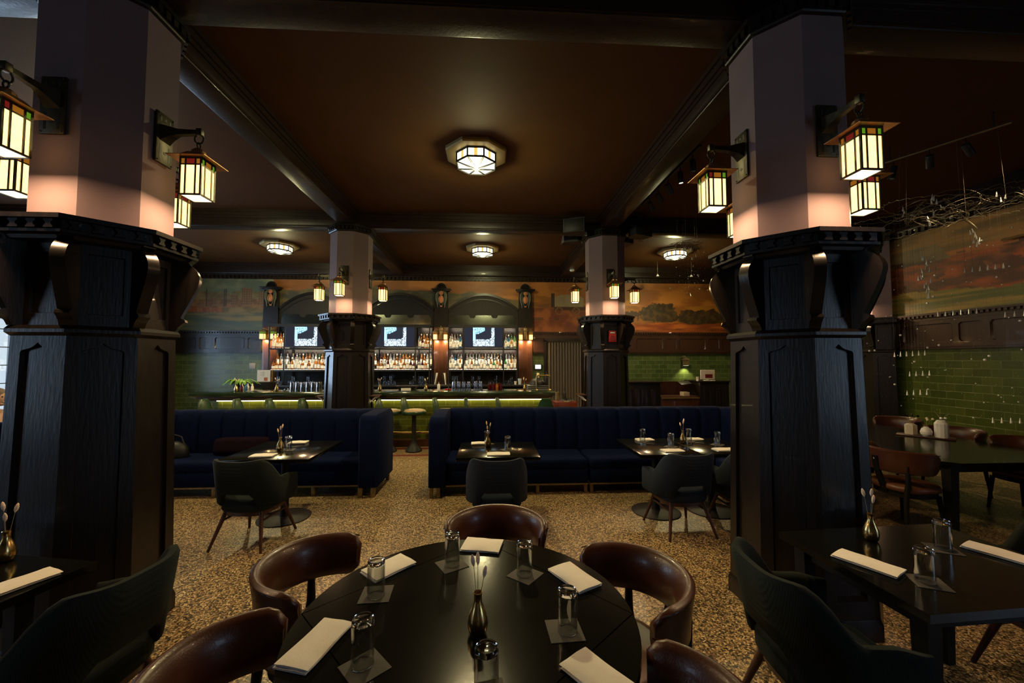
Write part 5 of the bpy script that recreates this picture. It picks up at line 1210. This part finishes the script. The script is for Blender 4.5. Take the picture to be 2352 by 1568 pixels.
# ------------------------------------------------------------------ track lights, speakers, small ceiling fittings
def spot_head(loc, yaw, pitch, label, lit=True, aim=None):
    t = thing('track_spot', label, 'spotlight', loc, yaw, 'black track spotlights'); Mx = Matrix.Rotation(pitch, 4, 'Y')
    MB().lathe([(.001, .03), (.034, .03), (.038, .02), (.038, -.13), (.033, -.135), (.030, -.10), (.001, -.10)], 18, Mx).done('spot_body', 'rubber', t)
    MB().tube([(0, 0, 0), (0, 0, .10)], .008, 8).done('spot_stem', 'rubber', t)
    MB().lathe([(.001, -.128), (.028, -.128)], 16, Mx, False).done('spot_lens', 'spot' if lit else 'grey', t)
    if aim:
        d = bpy.data.lights.new('bulb', 'SPOT'); d.energy = aim[1]; d.color = (1, .80, .48); d.spot_size = R(70); d.spot_blend = .8; d.shadow_soft_size = .03
        o = bpy.data.objects.new('bulb', d); COL.objects.link(o); v = Vector(aim[0])-Vector(loc); o.location = Vector(loc)+v.normalized()*.16; o.rotation_euler = v.to_track_quat('-Z', 'Y').to_euler(); o.name = 'spot_bulb'
    return t
t = thing('light_track', 'black light track on the right flank of the right long beam', 'track', (2.72, 5.9, CZ-.02)); MB().box(-.018, .018, -1.0, 1.0, -.012, .02).done('track_rail', 'rubber', t)
for i, (y, p, lit, l) in enumerate(((6.55, .75, False, 'farthest'), (6.2, .8, False, 'fourth'), (5.85, .85, False, 'middle'), (5.45, .1, True, 'second'), (5.1, .05, False, 'nearest'))):
    spot_head((2.72, y, CZ-.135), 0.6, -p, 'black spotlight on the track beside the right beam, %s from the viewer' % l, lit)
t = thing('light_pole', 'pale diagonal light bar carrying spotlights over the long table', 'track', (0, 0, 0)); MB().tube([(5.19, 4.95, 4.36), (5.72, 3.95, 4.36)], .014, 10).done('bar_tube', 'oldbrass', t)
b = MB()
for x, y in ((5.25, 4.84), (5.66, 4.06)): b.tube([(x, y, 4.36), (x, y, CZ-.002)], .006, 6)
b.done('bar_hanger', 'rubber', t)
for (x, y, yaw, p, lit, l, aim) in ((5.27, 4.82, 2.6, -.2, False, 'left', None), (5.42, 4.52, .7, -.75, True, 'middle', ((8.0, 6.3, 2.6), 55)), (5.56, 4.25, .2, -.8, True, 'right', ((8.0, 4.4, 1.9), 45))):
    spot_head((x, y, 4.25), yaw, p, 'black spotlight on the diagonal bar over the long table, %s one' % l, lit, aim)
def speaker(loc, rz, label):
    t = thing('loudspeaker', label, 'speaker', loc, rz, 'black loudspeakers at the red alarm pillar')
    b = MB(); b.loft([[(x*f, y-.0, z) for x, z in ((-.20, -.13), (.20, -.13), (.20, .13), (-.20, .13))] for y, f in ((-.14, 1), (.02, 1), (.13, .72))]); b.done('speaker_case', 'rubber', t, 25)
    MB().box(-.185, .185, -.150, -.139, -.118, .118, .004).done('speaker_grille', 'iron', t); b = MB(); b.tube([(0, .05, 0), (0, .16, .0)], .018, 8); b.done('speaker_bracket', 'iron', t)
    b = MB(); b.tube([(.17, .08, .0), (.21, .02, -.10), (.21, .10, -.16), (.16, .2, -.12)], .006, 6); b.done('speaker_cable', 'grey', t); return t
sp = speaker((1.61, 7.40, 4.28), R(-22), 'black loudspeaker left of the red alarm pillar top, facing the viewer')
dup(sp, (2.86, 7.42, 4.24), R(22), 'black loudspeaker right of the red alarm pillar top, facing the viewer')
dup(sp, (1.72, 8.22, 4.34), R(158), 'black loudspeaker behind the red alarm pillar, left one')
dup(sp, (2.84, 8.22, 4.34), R(202), 'black loudspeaker behind the red alarm pillar, right one')
o = MB().lathe([(.001, -.045), (.03, -.045), (.06, -.03), (.065, 0), (.001, 0)], 20).done('smoke_detector', 'white'); o.location = (2.27, 10.85, BZ); tag(o, 'white smoke detector under the beam left of the red alarm pillar', 'smoke detector')
for x, l in ((4.72, 'left'), (5.70, 'right')):
    t = thing('pendant_spot', 'tiny white hanging spot before the back cornice, %s of two' % l, 'spotlight', (x, 10.9, CZ-.01), 0, 'tiny hanging spots')
    MB().tube([(0, 0, 0), (0, 0, -.40)], .004, 6).done('spot_stem', 'wire', t); MB().lathe([(.001, -.38), (.02, -.385), (.045, -.43), (.04, -.435), (.001, -.43)], 14).done('spot_shade', 'white', t)
b = MB(); b.tube([(WR-.09, 5.7, 3.62), (WR-.09, 1.2, 3.62)], .016, 8); trim(b, 'oldbrass', 'thin brass picture rail across the right wall painting', 'rail')

# ------------------------------------------------------------------ guest at the left windows
t = thing('banquette', 'navy bench by the left windows with its back to the viewer', 'banquette', (0, 0, 0))
MB().box(-7.85, -6.0, 5.42, 5.54, .12, .955, .03, None, 3).done('backrest', 'velvet', t); MB().box(-7.85, -6.0, 5.545, 6.02, .12, .45, .04, None, 3).done('seat', 'velvet', t)
for x in (-7.8, -6.05):
    for y in (5.48, 5.97): MB().box(x-.02, x+.02, y-.02, y+.02, 0, .12).done('leg', 'oldbrass', t)
def person(loc, rz, label):
    t = thing('person', label, 'person', loc, rz)       # faces +x, seat height .45
    def skin(name, vs, es, rs, m, lev=2):
        me = bpy.data.meshes.new(name); me.from_pydata(vs, es, []); o = bpy.data.objects.new(name, me); COL.objects.link(o); o.parent = t; me.materials.append(M[m])
        md = o.modifiers.new('skin', 'SKIN'); md.use_smooth_shade = True
        for i, r in enumerate(rs): me.skin_vertices[0].data[i].radius = (r, r) if not isinstance(r, tuple) else r
        me.skin_vertices[0].data[0].use_root = True
        s = o.modifiers.new('sub', 'SUBSURF'); s.levels = s.render_levels = lev; return o
    V = [(0, 0, .50), (.01, 0, .64), (.0, 0, .80), (.02, 0, .93), (.04, 0, 1.02), (.07, 0, 1.09),
         (.02, .17, .95), (.06, .23, .74), (.24, .16, .66), (.32, .12, .66), (.02, -.17, .95), (.06, -.23, .74), (.25, -.17, .68), (.33, -.13, .68),
         (.02, .10, .50), (.42, .11, .50), (.44, .11, .10), (.56, .12, .05), (.02, -.10, .50), (.42, -.11, .50), (.44, -.11, .10), (.56, -.12, .05)]
    Eg = [(0, 1), (1, 2), (2, 3), (3, 4), (4, 5), (3, 6), (6, 7), (7, 8), (8, 9), (3, 10), (10, 11), (11, 12), (12, 13), (0, 14), (14, 15), (15, 16), (16, 17), (0, 18), (18, 19), (19, 20), (20, 21)]
    r = [.13, (.125, .14), (.13, .155), (.10, .13), .055, .05, .062, .046, .036, .030, .062, .046, .036, .030, .09, .068, .045, .035, .09, .068, .045, .035]
    skin('body', V, Eg, r, 'skin')
    h = MB(); h.ball((.11, 0, 1.20), .095, 20, 14, (1.0, .80, 1.18)); h.ball((.205, 0, 1.19), .017, 10, 8, (1.3, .8, 1.3)); h.ball((.185, 0, 1.135), .03, 12, 8, (.7, .9, .45)); h.ball((.14, 0, 1.11), .05, 12, 8, (1.1, .9, .7))
    for s in (-1, 1): h.ball((.105, s*.078, 1.195), .024, 10, 8, (.7, .35, 1.2))
    h.done('head', 'skin', t, 80)
    e = MB()
    for s in (-1, 1): e.ball((.192, s*.033, 1.212), .010, 8, 6)
    e.done('eye', 'dark', t)
    h = MB(); h.ball((.085, 0, 1.235), .105, 20, 14, (1.02, .90, 1.02)); h.ball((.035, 0, 1.16), .085, 16, 12, (.75, 1.02, 1.35)); h.ball((.03, 0, 1.06), .06, 12, 10, (.7, 1.3, 1.4)); h.done('hair', 'hair', t, 80)
    skin('shirt', [(0, 0, .52), (.0, 0, .66), (.0, 0, .80), (.02, 0, .93), (.035, 0, 1.0), (.02, .17, .95), (.05, .215, .80), (.02, -.17, .95), (.05, -.215, .80)], [(0, 1), (1, 2), (2, 3), (3, 4), (3, 5), (5, 6), (3, 7), (7, 8)], [.145, (.14, .155), (.145, .17), (.115, .145), .065, .076, .066, .076, .066], 'shirt')
    skin('trousers', [(0, 0, .50), (.02, .10, .50), (.42, .11, .50), (.44, .11, .14), (.02, -.10, .50), (.42, -.11, .50), (.44, -.11, .14)], [(0, 1), (1, 2), (2, 3), (0, 4), (4, 5), (5, 6)], [.14, .10, .08, .062, .10, .08, .062], 'denim')
    for s in (-1, 1):
        c = Vector((.345, s*.125, .675 if s < 0 else .655)); b = MB(); b.ball(tuple(c), .042, 12, 8, (1.1, .85, .42)); 
        for k in range(4):
            y = c.y+(k-1.5)*.018; L = (.065, .078, .074, .058)[k]; b.tube([(c.x+.03, y, c.z), (c.x+.03+L*.5, y, c.z-.004), (c.x+.03+L*.85, y, c.z-.022), (c.x+.03+L, y, c.z-.034)], [.0095, .009, .0085, .006], 8)
        b.tube([(c.x-.015, c.y-s*.03, c.z), (c.x+.02, c.y-s*.055, c.z-.006), (c.x+.045, c.y-s*.06, c.z-.016)], [.012, .010, .007], 8); b.done('hand', 'skin', t, 80)
    b = MB(); b.ball((.53, .12, .045), .06, 12, 8, (2.0, .8, .75)); b.done('shoe', 'dark', t); b = MB(); b.ball((.53, -.12, .045), .06, 12, 8, (2.0, .8, .75)); b.done('shoe', 'dark', t)
    return t
person((-7.32, 6.30, 0), R(0), 'person with grey brown hair seated by the bright left window')
t = thing('bench', 'low navy seat under the guest by the left window', 'bench', (0, 0, 0)); MB().box(-7.75, -7.12, 6.18, 6.75, .22, .365, .03, None, 3).done('seat', 'velvet', t)
for x in (-7.7, -7.17):
    for y in (6.23, 6.7): MB().box(x-.02, x+.02, y-.02, y+.02, 0, .22).done('leg', 'black', t)
